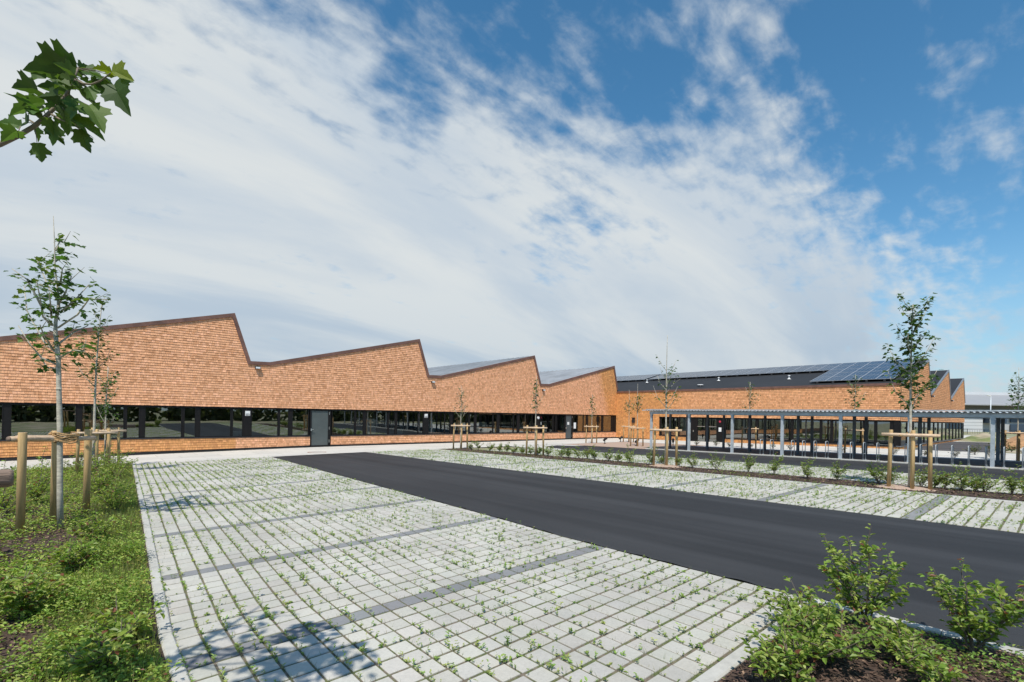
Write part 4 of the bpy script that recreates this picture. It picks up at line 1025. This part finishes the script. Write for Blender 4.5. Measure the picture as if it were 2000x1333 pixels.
# seedlings and grass in the paving joints
def joint_weeds(name, xl, xr, ncol, y0, y1, n, s, near=None, pitch=.2083, hs=1.):
    j = RS.randint(0, int((y1 - y0) / pitch), n); i = RS.randint(0, ncol, n); t = RS.rand(n); kind = RS.rand(n) < .72
    y = y0 + np.where(kind, (j + t) * pitch, j * pitch); u = np.where(kind, i, i + t) / ncol
    cl = np.clip(.6 + .45 * vnoise(u * 9, y, 1.3), .1, 1) > RS.rand(n); y = y[cl]; u = u[cl]
    x = np.array([xl(b) + (xr(b) - xl(b)) * a for a, b in zip(u, y)]) + RS.uniform(-.006, .006, len(u)); n = len(x)
    m = 6; P = np.repeat(np.column_stack([x, y, gv(x, y) + .004]), m, 0)
    hh = np.repeat(RS.uniform(.2, 1.3, n) ** 1.5 * s * hs, m); lev = np.tile(np.array([.25, .35, .6, .7, .95, 1.]), n)
    P[:, 2] += hh * lev; D = rv(n * m, .15, .85); N = norm(rv(n * m) * .45 + np.array([[0, 0, 1.]]))
    L = RS.uniform(.5, 1.1, n * m) * np.repeat(RS.uniform(.5, 1.1, n), m) * s * .8
    C = np.repeat(colvar(n, (.25, .36, .09), (.38, .42, .14), .3), m, 0)
    V, F, C = leaf_arrays(P, D, N, L, L * .5, C); o = np_mesh(name, V, F, C, 'leaf_weed'); o['kind'] = 'stuff'
joint_weeds('joint_weeds', kx, rl, 27, 1.7, 10, 4200, .045)
joint_weeds('joint_weeds', kx, rl, 27, 10, 24, 8500, .048)
joint_weeds('joint_weeds', lambda y: 10.95, lambda y: 15.18, 23, -4.3, 24, 12000, .052)
joint_weeds('joint_weeds', lambda y: 16.85, lambda y: 20.74, 21, -4.3, 21.9, 9000, .058)
joint_weeds('joint_weeds', lambda y: -6.5, lambda y: -2.1, 24, 6, 24, 5000, .06)
def joint_grass(n, xl, xr, ncol, y0, y1, h, pitch=.2083):
    j = RS.randint(0, int((y1 - y0) / pitch), n); i = RS.randint(0, ncol, n); t = RS.rand(n); kind = RS.rand(n) < .6
    y = y0 + np.where(kind, (j + t) * pitch, j * pitch); u = np.where(kind, i, i + t) / ncol
    x = np.array([xl(b) + (xr(b) - xl(b)) * a for a, b in zip(u, y)]) + RS.uniform(-.008, .008, n)
    b = np.column_stack([x, y, gv(x, y)]); a = RS.uniform(0, 6.28, n); hh = RS.uniform(.3, 1.2, n) * h
    s = np.stack([np.cos(a), np.sin(a), 0 * a], 1) * .0016; l = np.stack([np.sin(a) * hh * .5, np.cos(a) * hh * .5, hh], 1)
    V = np.stack([b - s, b + s, b + l * .6 + s * .7, b + l], 1).reshape(-1, 3)
    o = np_mesh('joint_grass', V, np.arange(4*n).reshape(-1, 4), np.repeat(colvar(n, (.14, .18, .05), (.28, .24, .12), .3), 4, 0), 'leaf_weed'); o['kind'] = 'stuff'
joint_grass(9000, kx, rl, 27, 1.7, 14, .05)

# ---------------------------------------------------------------- trees
def grow_leaves(branches, per_m, lsize, spread, full, base=(.045, .095, .022), alt=(.10, .15, .03), pa=.22, fromt=.15):
    P = []; D = []
    for pts in branches:
        for i in range(len(pts) - 1):
            a, b = Vector(pts[i]), Vector(pts[i+1]); L = (b - a).length; n = max(1, int(L * per_m + rnd.random()))
            if (i + .5) / (len(pts) - 1) < fromt: continue
            for _ in range(n):
                p = a.lerp(b, rnd.random()); d = Vector((rnd.uniform(-1, 1), rnd.uniform(-1, 1), rnd.uniform(-.35, .5))).normalized()
                P.append(tuple(p + d * spread * rnd.uniform(.1, 1))); D.append(tuple(d + Vector((0, 0, -.25))))
    n = len(P); P = np.array(P); D = np.array(D); N = norm(rv(n) * .55 + np.array([[0, 0, 1.]]))
    L = RS.uniform(.6, 1.15, n) * lsize
    return maple_arrays(P, D, N, L, RS.uniform(.75, 1.0, n), colvar(n, base, alt, pa, .3), full)
def young_tree(x, y, h, seed, lab, first=.42, spread=.55, nbr=11, per_m=22, lsize=.12, rad=.035, whip=.12, group='young staked trees', lean=0):
    r = random.Random(seed); z = g(x, y)
    t = empty('young_tree', (x, y, z), 0, lab, 'tree', group)
    mb = MB(); pts = []; k = 9
    for i in range(k + 1):
        u = i / k; pts.append(Vector((.03 * math.sin(u * 5 + seed) * u + lean * u * u, .03 * math.cos(u * 4 + seed) * u, h * u)))
    mb.tube(pts, [rad * (1 - .85 * (i / k) ** .9) + .003 for i in range(k + 1)], 8)
    brs = []
    for b in range(nbr):
        u = first + (1 - whip - first) * (b + r.random() * .6) / nbr; i = min(k - 1, int(u * k)); o = pts[i].lerp(pts[i+1], u * k - i)
        a = b * 2.4 + r.uniform(-.4, .4); L = spread * (1.15 - .75 * (u - first) / (1 - first)) * r.uniform(.6, 1.1)
        q1 = o + Vector((math.cos(a) * L * .5, math.sin(a) * L * .5, L * .55)); q2 = q1 + Vector((math.cos(a + .3) * L * .32, math.sin(a + .3) * L * .32, L * .75))
        mb.tube([o, q1, q2], [.011 * rad / .035, .008, .004], 5); brs.append([o, q1, q2])
        if r.random() < .6:
            s = q1 + Vector((math.cos(a - .9) * L * .4, math.sin(a - .9) * L * .4, L * .3)); mb.tube([q1, s], [.006, .003], 4); brs.append([q1, s])
    mb.build('trunk', 'bark', t, True)
    top = [pts[i] for i in range(int(k * first) + 1, int(k * (1 - whip)) + 1)]
    V, F, C = grow_leaves(brs + [top], per_m, lsize, .11, False)
    np_mesh('crown', V, F, C, 'leaf_maple', t); return t
# the staked tree at the left, branch by branch
def tree_one():
    base = Vector(T1TRUNK[0]); base.z = g(base.x, base.y)
    t = empty('young_tree', base, 0, 'tall open maple sapling with bare leader tied to three stakes in the left bed', 'tree', 'young staked trees')
    mb = MB(); tr = [base] + [Vector(p) for p in T1TRUNK[1:]]; n = len(tr)
    rr = [.048, .041, .037, .034, .033, .029, .026, .022, .016, .011, .007, .0045]
    mb.tube([p - base for p in tr], rr[:n], 10, wob=.05)
    for p in T1TRUNK[2:5]: mb.tube([Vector(p) - base + Vector((0, 0, -.02)), Vector(p) - base + Vector((0, 0, .02))], [.039, .037], 10)
    brs = []
    for B in T1BR[:-1]:
        pts = [Vector(p) - base for p in B]; mb.tube(pts, [.015 * (1 - .7 * i / (len(pts)-1)) + .002 for i in range(len(pts))], 6); brs.append(pts)
        for _ in range(2):
            i = rnd.randint(0, len(pts) - 2); o = pts[i].lerp(pts[i+1], rnd.uniform(.3, 1)); q = o + Vector((rnd.uniform(-.22, .22), rnd.uniform(-.22, .22), rnd.uniform(.02, .25)))
            mb.tube([o, q], [.006, .003], 4); brs.append([o, q])
    mb.build('trunk', 'bark', t, True)
    V, F, C = grow_leaves(brs + [[p - base for p in tr[6:-2]]], 23, .115, .13, True, base=(.055, .115, .026), fromt=.2)
    np_mesh('crown', V, F, C, 'leaf_maple', t)
tree_one()
young_tree(.09, 20.44, 5.6, 21, 'second sapling in the left bed, its leafy tip leaning right over the eave', .45, .62, 11, 28, .125, .045, .02, lean=.12)
young_tree(.43, 23.24, 3.75, 22, 'small bushy sapling farthest along the left bed before the windows', .38, .6, 12, 20, .11, .035, .05)
young_tree(16.55, 23.6, 3.75, 23, 'small sapling at the far end of the mulch strip before the third gable', .42, .6, 10, 12, .11, .03, .08)
young_tree(16.19, 16.85, 3.9, 24, 'narrow sapling in the mulch strip in front of the roof valley', .5, .45, 9, 15, .13, .033, .08)
young_tree(29.27, 24.19, 3.8, 25, 'small sapling in the pink gravel before the last windows of the long wing', .48, .55, 9, 14, .13, .03, .05)
young_tree(33.4, 23.7, 4.3, 26, 'thin sapling nearest the inner corner in the pink gravel', .5, .5, 9, 13, .14, .03, .2)
young_tree(28.35, 19.42, 4.3, 27, 'thin sapling in the pink gravel beside the end of the canopy', .5, .5, 9, 14, .13, .03, .22)
young_tree(16.3, 9.9, 4.95, 28, 'tall sapling with a long bare whip in the middle of the mulch strip', .42, .7, 12, 9, .11, .036, .26)
young_tree(15.75, 2.62, 4.72, 29, 'leafy sapling with a narrow bushy top at the right of the mulch strip', .40, .82, 17, 42, .115, .044, .0)
young_tree(32.1, 13.5, 4.3, 30, 'sapling rising behind the canopy before the short wing windows', .5, .6, 9, 16, .14, .035, .05)
young_tree(32.1, 7.8, 4.4, 31, 'sapling behind the canopy near the end corner of the short wing', .5, .65, 9, 19, .15, .035, .05)
young_tree(32.1, 1.5, 4.3, 32, 'sapling with dark shaded stakes behind the canopy before the grey hall', .45, .8, 11, 16, .14, .035, .12)

# stake frames
def stake(mb_root, p, h, r, lean=(0, 0)):
    b = MB(); b.tube([(p[0], p[1], -.05), (p[0] + lean[0], p[1] + lean[1], h - .012), (p[0] + lean[0], p[1] + lean[1], h)], [r, r, r * .9], 12, mi=0, capmi=1)
    return b.build('stake', ['stake_wood', 'end_grain'], mb_root, True)
def rail(root, a, b_, r):
    b = MB(); a = Vector(a); c = Vector(b_); m = [a.lerp(c, t) + Vector((0, 0, .004 * math.sin(t * 9))) for t in (0, .25, .5, .75, 1)]
    b.tube(m, [r, r * .97, r * 1.02, r * .96, r * .98], 10, mi=0, capmi=1); return b.build('crossbar', ['rail_wood', 'end_grain'], root, True)
def rope(root, c, z, r0, n=5, seed=0, dr=(0, 0)):
    b = MB(); r = random.Random(seed)
    for k in range(n):
        pts = []
        for i in range(13):
            a = i / 12 * 6.283; rr = r0 * r.uniform(.95, 1.2); pts.append((c[0] + math.cos(a) * rr + dr[0] * max(0, math.cos(a)), c[1] + math.sin(a) * rr, z + k * .022 + r.uniform(-.015, .015) + .02 * math.sin(a * 2 + k)))
        b.tube(pts, .012, 5)
    for k in range(8):
        a = r.uniform(0, 6.28); p = Vector((c[0] + math.cos(a) * r0 * 1.1, c[1] + math.sin(a) * r0 * 1.1, z + .05)); b.tube([p, p + Vector((r.uniform(-.06, .06), r.uniform(-.06, .06), r.uniform(-.08, .03)))], [.004, .002], 3)
    return b.build('rope', 'rope', root, True)
# first frame, built to the photograph's arrangement
z0 = g(-.4, 11.2); sf = empty('tree_stakes', (-.4, 11.2, z0), 0, 'three thick round stakes with crossbar and fat rope knot around the tall left sapling', 'tree stakes', 'stake frames round the young trees')
SP = [(-.42, -.3), (-.06, .38), (.36, 1.02)]
for p in SP: stake(sf, p, 1.63, .055, (.012, .0))
q = MB(); rail(sf, (-.56, -.36, 1.53), (.46, .98, 1.46), .042); rail(sf, (-.50, -.1, 1.54), (.12, .58, 1.51), .036)
rope(sf, (.05, -.2, 0), 1.47, .085, 7, 3, (.1, 0)); rope(sf, (-.06, .38, 0), 1.5, .07, 5, 4)
# a generic frame: three stakes in a row-triangle with one front crossbar
def frame(x, y, h, rz, lab, bar=1.2, proto=[None], dark=False):
    t = empty('tree_stakes', (x, y, g(x, y)), rz, lab, 'tree stakes', 'stake frames round the young trees')
    if proto[0] is None:
        proto[0] = t
        for p, l in (((-.42, -.1), (.03, 0)), ((.05, -.14), (0, 0)), ((.40, .02), (-.02, 0))): stake(t, p, 1.5, .044, l)
        rail(t, (-.58, -.22, 1.38), (.56, -.2, 1.38), .042)
        rope(t, (.0, 0, 0), 1.36, .07, 4, 9); rope(t, (-.2, -.2, 0), 1.36, .05, 2, 10)
    else:
        for c in proto[0].children: copy_tree(c, t)
    t.scale = (1, 1, h / 1.5); return t
va = lambda x, y: math.atan2(y, x) - math.pi / 2       # crossbar square to the line of sight
frame(15.75, 2.62, 1.52, va(15.75, 2.62), 'stakes and crossbar round the leafy sapling at the right of the mulch strip')
frame(.09, 20.44, 1.5, va(-4, 20), 'stakes and crossbar round the second sapling in the left bed')
frame(.43, 23.24, 1.5, va(-4, 23), 'stakes and crossbar round the farthest sapling in the left bed')
frame(16.55, 23.6, 1.5, va(16.5, 24), 'thin looking stakes and crossbar at the far end of the mulch strip')
frame(16.19, 16.85, 1.48, va(16, 17), 'stakes and crossbar round the narrow sapling in the mulch strip')
frame(29.27, 24.19, 1.4, va(29, 24), 'stakes and crossbar in the pink gravel before the long wing windows')
frame(33.4, 23.7, 1.4, va(33, 24), 'stakes and crossbar nearest the inner corner')
frame(28.35, 19.42, 1.35, va(28, 19), 'stakes and crossbar beside the end of the canopy')
frame(16.3, 9.9, 1.5, va(16.3, 9.9), 'stakes and crossbar round the whip topped sapling in the mulch strip')
frame(32.1, 13.5, 1.4, va(32, 13.5), 'shaded stakes behind the canopy before the entrance windows')
frame(32.1, 7.8, 1.4, va(32, 7.8), 'shaded stakes behind the canopy near the end corner')
frame(32.1, 1.5, 1.4, va(32, 1.5), 'dark shaded stakes behind the canopy before the grey hall')
# soil saucers round the strip trees
for x, y, lab in ((15.85, 2.75, 'pinkish soil saucer under the leafy sapling at the right'), (16.3, 9.9, 'pinkish soil saucer under the whip topped sapling')):
    V = [(0, 0, .07)]; n = 20
    for k in range(n):
        a = 6.283 * k / n; r = 1 + .12 * math.sin(3 * a) + .08 * math.sin(7 * a); V.append((math.cos(a) * .3 * r, math.sin(a) * .42 * r, .06))
    for k in range(n):
        a = 6.283 * k / n; r = 1 + .12 * math.sin(3 * a); V.append((math.cos(a) * .42 * r, math.sin(a) * .66 * r, .01))
    F = [(0, 1 + k, 1 + (k + 1) % n) for k in range(n)] + [(1 + k, 1 + n + k, 1 + n + (k+1) % n, 1 + (k+1) % n) for k in range(n)]
    mb = MB(); mb.add(V, F); o = mb.build('soil_saucer', 'pink_gravel', None, True); o.location = (x, y, g(x, y) + .01); tag(o, lab, 'soil mound', 'soil saucers under the saplings')

# near maple, its trunk just outside the frame, one branch reaching in
def near_maple():
    base = Vector((-1.0, 3.05, g(-1, 3.05)))
    t = empty('maple_tree', base, 0, 'near maple whose leafy branch reaches in against the white cloud', 'tree')
    mb = MB(); top = Vector((-1.05, 3.1, 5.2)) - base
    mb.tube([(0, 0, 0), (.0, .01, 1.0), (-.01, .02, 2.0), (-.03, .03, 3.2), top], [.062, .055, .048, .035, .01], 12)
    fork = Vector((-.03, .02, 2.45)); limb = [fork] + [Vector(p) - base for p in LIMB[2:]]
    mt = mb; mb = MB()
    mb.tube(limb, [.016, .011, .0098, .009, .0082, .0075, .0065, .0058, .0048, .0036], 8, wob=.06)
    for w in TWIG: mb.tube([Vector(p) - base for p in w], [.0055 - .0035 * i / (len(w)-1) for i in range(len(w))], 6)
    brs = []
    for k in range(10):
        a = 1.9 + k * .37; zz = 2.3 + .25 * k; o = Vector((-.02, .02, zz)); L = .75 - .04 * k
        q = o + Vector((math.cos(a) * L, math.sin(a) * L, L * .7)); mt.tube([o, q], [.012, .004], 6); brs.append([o, o.lerp(q, .5), q])
    high = []
    for k, (dx, dy, dz) in enumerate(((.35, -1.2, 4.5), (.1, -1.45, 4.55), (.55, -1.0, 4.35), (.45, -1.5, 4.7), (.7, -1.3, 4.5), (.2, -1.05, 4.3))):
        o = Vector((-.04, .03, 3.1 + .12 * k)); q = Vector((dx, dy, dz - base.z)); m2 = o.lerp(q, .6) + Vector((0, 0, .12)); mt.tube([o, m2, q], [.013, .008, .003], 6); high += [[m2, m2.lerp(q, .5), q]] * 5
    # leaf stalks
    for L_ in BRLEAF:
        p = Vector(L_[:3]) - base; best = min(limb[1:], key=lambda q: (q - p).length)
        if (best - p).length < .16: mb.tube([best, best.lerp(p, .6) + Vector((0, 0, .006)), p], [.0022, .0018, .0014], 4)
    mb.build('branch', 'limb_bark', t, True); mt.build('trunk', 'bark', t, True)
    b = np.array([L_[:3] for L_ in BRLEAF]) - np.array(base); e = np.array([L_[3:6] for L_ in BRLEAF]) - np.array(base); w = np.array([L_[6] for L_ in BRLEAF])
    D = e - b; Ln = np.linalg.norm(D, axis=1); view = norm(b + np.array(base) - np.array([[0, 0, EYE]])); Dn = norm(D)
    # lean each blade about its midrib so that its apparent width is the one seen
    side = norm(np.cross(Dn, view)); ang = np.arccos(np.clip(w, .15, .98)) * np.where(RS.rand(len(w)) < .5, 1, -1)
    sd = side * np.cos(ang)[:, None] + view * np.sin(ang)[:, None]; N = np.cross(sd, Dn)
    N = np.where(N[:, 2:3] < 0, -N, N)
    Lr = Ln.copy(); k = Lr < .045; Lr[k] *= 1.25
    C = colvar(len(w), (.06, .115, .026), (.09, .15, .03), .3, .3); C[27:30] = np.array([.16, .2, .02])
    V1, F1, C1 = maple_arrays(b, D, N, Lr * .92, np.full(len(w), .84), C, True, .26)
    ne = 13; ii = RS.randint(3, len(limb) - 1, ne); tt = RS.rand(ne)[:, None]; la = np.array([tuple(q) for q in limb])
    pe = la[ii] * (1 - tt) + la[np.minimum(ii + 1, len(limb) - 1)] * tt; De = norm(rv(ne, -.75, .35)); 
    Ve, Fe, Ce = maple_arrays(pe + De * .05, De, norm(rv(ne) * .6 + np.array([[0, 0, 1.]])), RS.uniform(.06, .1, ne), np.full(ne, .95), colvar(ne, (.06, .115, .026), None, 0, .3), True, .2)
    V1, F1, C1 = np.vstack([V1, Ve]), np.vstack([F1, Fe + len(V1)]), np.vstack([C1, Ce])
    V2, F2, C2 = grow_leaves(brs + high, 13, .11, .14, True)
    np_mesh('crown', np.vstack([V1, V2]), np.vstack([F1, F2 + len(V1)]), np.vstack([C1, C2]), 'leaf_maple', t)
near_maple()
# its support: the weathered crossbar end that pokes into the frame at the left
zb = g(-.9, 3.1); ns = empty('tree_stakes', (-.95, 3.05, zb), 0, 'grey weathered log crossbar of the near stakes at the left picture edge', 'tree stakes')
for p in ((-.75, -.2), (-.55, .55)): stake(ns, p, 1.55, .055)
b = MB(); A = Vector((-.26, 3.15, 1.825)) - Vector((-.95, 3.05, zb)); Bq = Vector((-1.9, 3.0, 1.82)) - Vector((-.95, 3.05, zb))
b.tube([A, A.lerp(Bq, .01), A.lerp(Bq, .3), A.lerp(Bq, .6), Bq], [.033, .04, .041, .042, .042], 14, wob=.07); b.build('crossbar', 'old_log', ns, True)

# small spotlights in the gravel
sp0 = None
for x, y, lab in ((33.2, 24.35, 'small black ground spotlight at the corner of the pavement'), (29.0, 19.9, 'small black ground spotlight leaning beside the gravel saplings'), (31.6, 18.6, 'small black ground spotlight behind the canopy end post'), (29.4, 23.0, 'small black ground spotlight near the gravel edge')):
    t = empty('ground_spotlight', (x, y, g(x, y) + .01), rnd.uniform(-.6, .6), lab, 'spotlight', 'spotlights in the gravel')
    if sp0 is None:
        sp0 = t; b = MB(); b.tube([(0, 0, 0), (0, 0, .02)], .1, 12); b.tube([(0, 0, .02), (0, 0, .3)], .03, 8); b.build('post', 'black_metal', t)
        b = MB(); b.tube([(-.12, 0, .24), (.16, 0, .42)], [.075, .095], 12); b.build('lamp_head', 'black_metal', t)
    else:
        for c in sp0.children: copy_tree(c, t)
# manhole in the pavement
t = empty('manhole_cover', (8.9, 25.6, g(8.9, 25.6) + .012), 0, 'concrete manhole cover with a rusty rim in the pale pavement before the door', 'manhole cover')
b = MB(); b.tube([(0, 0, 0), (0, 0, .006)], .4, 28); b.build('lid', 'kerb', t)
b = MB(); 
for k in range(28):
    a0, a1 = 6.283 * k / 28, 6.283 * (k + 1) / 28
    b.add([(math.cos(a) * r, math.sin(a) * r, z) for r, z in ((.41, .001), (.46, .001), (.46, .008), (.41, .008)) for a in (a0, a1)], [(2, 3, 5, 4), (4, 5, 7, 6)])
b.build('rim', 'rust', t)
# wood behind the photographer: seen only as the dark band mirrored in the windows
def far_wood():
    n = 9000; x = RS.uniform(-60, 75, n); y = -26 + RS.uniform(-3, 3, n); z = RS.uniform(0, 1, n) * (5.5 + 1.8 * np.sin(x * .35) + 1.2 * np.sin(x * 1.1))
    P = np.column_stack([x, y, z + .3]); D = rv(n); N = rv(n); L = RS.uniform(.6, 1.5, n)
    V, F, C = leaf_arrays(P, D, N, L, L * .7, colvar(n, (.09, .12, .06), (.15, .17, .08), .3))
    o = np_mesh('woods', V, F, C, 'leaf_shrub'); o['kind'] = 'stuff'
far_wood()

# ================================================================ SKY, SUN, CAMERA
SUN_EL = R(58); sd = Vector((-.75, -.66, 0)).normalized() * math.cos(SUN_EL) + Vector((0, 0, math.sin(SUN_EL)))
sun = bpy.data.lights.new('sun', 'SUN'); sun.energy = 4.8; sun.angle = R(.53); sun.color = (1, .945, .86)
so = bpy.data.objects.new('sun', sun); so.rotation_euler = (-sd).to_track_quat('-Z', 'Y').to_euler(); so.location = (0, 0, 30); link(so)

w = bpy.data.worlds.new('World'); scene.world = w; w.use_nodes = True; nt = w.node_tree; nt.nodes.clear()
out = nt.nodes.new('ShaderNodeOutputWorld')
sky = nd(nt, 'ShaderNodeTexSky', sky_type='NISHITA'); sky.sun_disc = False; sky.sun_elevation = SUN_EL; sky.sun_rotation = math.atan2(sd.x, sd.y)
sky.air_density = 1.0; sky.dust_density = .35; sky.ozone_density = 1.4; sky.altitude = 300
tc = nd(nt, 'ShaderNodeTexCoord'); dirv = tc.outputs['Generated']
def lk(v, s):
    if isinstance(v, (int, float)): s.default_value = v
    else: nt.links.new(v, s)
def M(op, a, b=0., c=0.):
    n = nd(nt, 'ShaderNodeMath', operation=op); lk(a, n.inputs[0]); lk(b, n.inputs[1])
    if op in ('MULTIPLY_ADD',): lk(c, n.inputs[2])
    return n.outputs[0]
def SS(x, a, b, lo=0., hi=1.):
    n = nd(nt, 'ShaderNodeMapRange', interpolation_type='SMOOTHSTEP'); lk(x, n.inputs[0])
    for i, v in enumerate((a, b, lo, hi)): n.inputs[i+1].default_value = v
    return n.outputs[0]
def DOT(v, c):
    n = nd(nt, 'ShaderNodeVectorMath', operation='DOT_PRODUCT'); nt.links.new(v, n.inputs[0]); n.inputs[1].default_value = c; return n.outputs['Value']
sep = nd(nt, 'ShaderNodeSeparateXYZ'); nt.links.new(dirv, sep.inputs[0])
zc = M('MAXIMUM', sep.outputs[2], 0.0); den = M('ADD', zc, .30)
cmb = nd(nt, 'ShaderNodeCombineXYZ'); nt.links.new(M('DIVIDE', sep.outputs[0], den), cmb.inputs[0]); nt.links.new(M('DIVIDE', sep.outputs[1], den), cmb.inputs[1])
def noise(scale, detail, rough, sx=(1, 1, 1), rot=0, off=(0, 0, 0), dist=0.):
    mp = nd(nt, 'ShaderNodeMapping'); mp.inputs['Scale'].default_value = sx; mp.inputs['Rotation'].default_value = (0, 0, rot); mp.inputs['Location'].default_value = off
    nt.links.new(cmb.outputs[0], mp.inputs[0]); n = nd(nt, 'ShaderNodeTexNoise', i_Scale=scale, i_Detail=detail, i_Roughness=rough, i_Distortion=dist)
    nt.links.new(mp.outputs[0], n.inputs[0]); return n.outputs['Fac']
def ray(px, py):
    dx = (px - 1000) / 945; dy = (811 - py) / 945; r = R(1.0); a = dx * math.cos(r) - dy * math.sin(r); b = dx * math.sin(r) + dy * math.cos(r)
    return Vector((.6567 + .754 * a, .754 - .6567 * a, b)).normalized()
# the cloud bank's edge is a great circle through two compass bearings of the sky
edge = ray(1700, 560).cross(ray(560, -10)).normalized()
if edge.dot(ray(300, 300)) < 0: edge = -edge
bank = DOT(dirv, tuple(edge))
def blob(px, py, rad, amp):
    return M('MULTIPLY', SS(DOT(dirv, tuple(ray(px, py))), math.cos(rad), 1.0), amp)
warp = noise(1.3, 4, .55, (.6, 1.6, 1), R(-35), (3, 1, 0), .3)
base = M('ADD', SS(bank, -.24, .27, -.26, 1.2), M('MULTIPLY', M('SUBTRACT', warp, .5), .4))
for b in ((1400, 360, .20, .38), (1190, 330, .12, .14), (1440, -30, .14, .52), (1515, 185, .07, .26), (1975, 265, .055, .42), (1350, 660, .34, .34), (1600, 600, .13, .16), (1740, 430, .16, .12), (1100, 100, .16, .10), (1860, 600, .09, .10), (1900, 120, .2, .08)):
    base = M('ADD', base, blob(*b))
for b in ((800, 200, .09, .46), (1120, 480, .13, .40), (610, 560, .10, .14), (1270, 520, .09, .30), (1300, 220, .10, .18), (1550, 480, .10, .14), (1900, 640, .16, .2), (1010, 80, .1, .15), (1080, 250, .07, .12)):
    base = M('SUBTRACT', base, blob(*b))
fine = noise(11.0, 10, .64, (1, 1, 1), 0, (0, 0, 0), .3)
puff = noise(15.0, 5, .5, (.62, 1.4, 1), R(62), (1.3, 2, 0), .2)
streak = noise(2.2, 8, .58, (.6, 1.7, 1), R(-38), (.4, .9, 0), .6)
tex = M('ADD', M('MULTIPLY', fine, .34), M('ADD', M('MULTIPLY', puff, .42), M('MULTIPLY', streak, .24)))
dens = M('ADD', M('MULTIPLY', M('SUBTRACT', tex, .5), 3.6), base)
cov = M('MULTIPLY', SS(dens, -.14, 1.0), .97)
# cloud brightness: thick parts pale grey-blue, rims and thin veils white
shade = noise(1.25, 7, .55, (.55, 1.9, 1), R(-38), (7, 3, 0), .4)
lum = SS(shade, .34, .62)
ccol = nd(nt, 'ShaderNodeMix', data_type='RGBA'); nt.links.new(lum, ccol.inputs[0]); ccol.inputs[6].default_value = (.56, .64, .72, 1); ccol.inputs[7].default_value = (.73, .765, .77, 1)
lowg = SS(sep.outputs[2], .04, .34, 1., 0.)
ccol2 = nd(nt, 'ShaderNodeMix', data_type='RGBA'); nt.links.new(M('MULTIPLY', lowg, M('SUBTRACT', .85, M('MULTIPLY', lum, .5))), ccol2.inputs[0]); nt.links.new(ccol.outputs[2], ccol2.inputs[6]); ccol2.inputs[7].default_value = (.40, .51, .63, 1)
hs = nd(nt, 'ShaderNodeHueSaturation'); hs.inputs['Saturation'].default_value = 1.27; hs.inputs['Hue'].default_value = .488; nt.links.new(sky.outputs[0], hs.inputs['Color'])
hzm = nd(nt, 'ShaderNodeMix', data_type='RGBA'); nt.links.new(SS(sep.outputs[2], .0, .30, .75, 0.), hzm.inputs[0]); nt.links.new(hs.outputs[0], hzm.inputs[6]); hzm.inputs[7].default_value = (2.2, 3.6, 4.6, 1)
bg1 = nd(nt, 'ShaderNodeBackground'); bg1.inputs[1].default_value = .15; nt.links.new(hzm.outputs[2], bg1.inputs[0])
bg2 = nd(nt, 'ShaderNodeBackground'); bg2.inputs[1].default_value = 1.0; nt.links.new(ccol2.outputs[2], bg2.inputs[0])
mx = nd(nt, 'ShaderNodeMixShader'); nt.links.new(cov, mx.inputs[0]); nt.links.new(bg1.outputs[0], mx.inputs[1]); nt.links.new(bg2.outputs[0], mx.inputs[2])
nt.links.new(mx.outputs[0], out.inputs[0])
w.cycles.sampling_method = 'MANUAL'; w.cycles.sample_map_resolution = 1024

cam = bpy.data.cameras.new('camera'); cam.sensor_width = 36; cam.lens = 36 * 945 / 2000; cam.shift_y = (811 - 666.5) / 2000; cam.clip_start = .05; cam.clip_end = 3000
co = bpy.data.objects.new('camera', cam); link(co); scene.camera = co
yaw = math.atan2(.754, .6567) - math.pi / 2
co.matrix_world = Matrix.Translation((0, 0, EYE)) @ Matrix.Rotation(yaw, 4, 'Z') @ Matrix.Rotation(math.pi / 2, 4, 'X') @ Matrix.Rotation(R(1.0), 4, 'Z')
vs = scene.view_settings; vs.view_transform = 'Standard'; vs.look = 'None'; vs.exposure = 0.0; vs.gamma = 1; vs.use_curve_mapping = False
scene.cycles.max_bounces = 8; scene.cycles.transparent_max_bounces = 12; scene.cycles.use_denoising = True
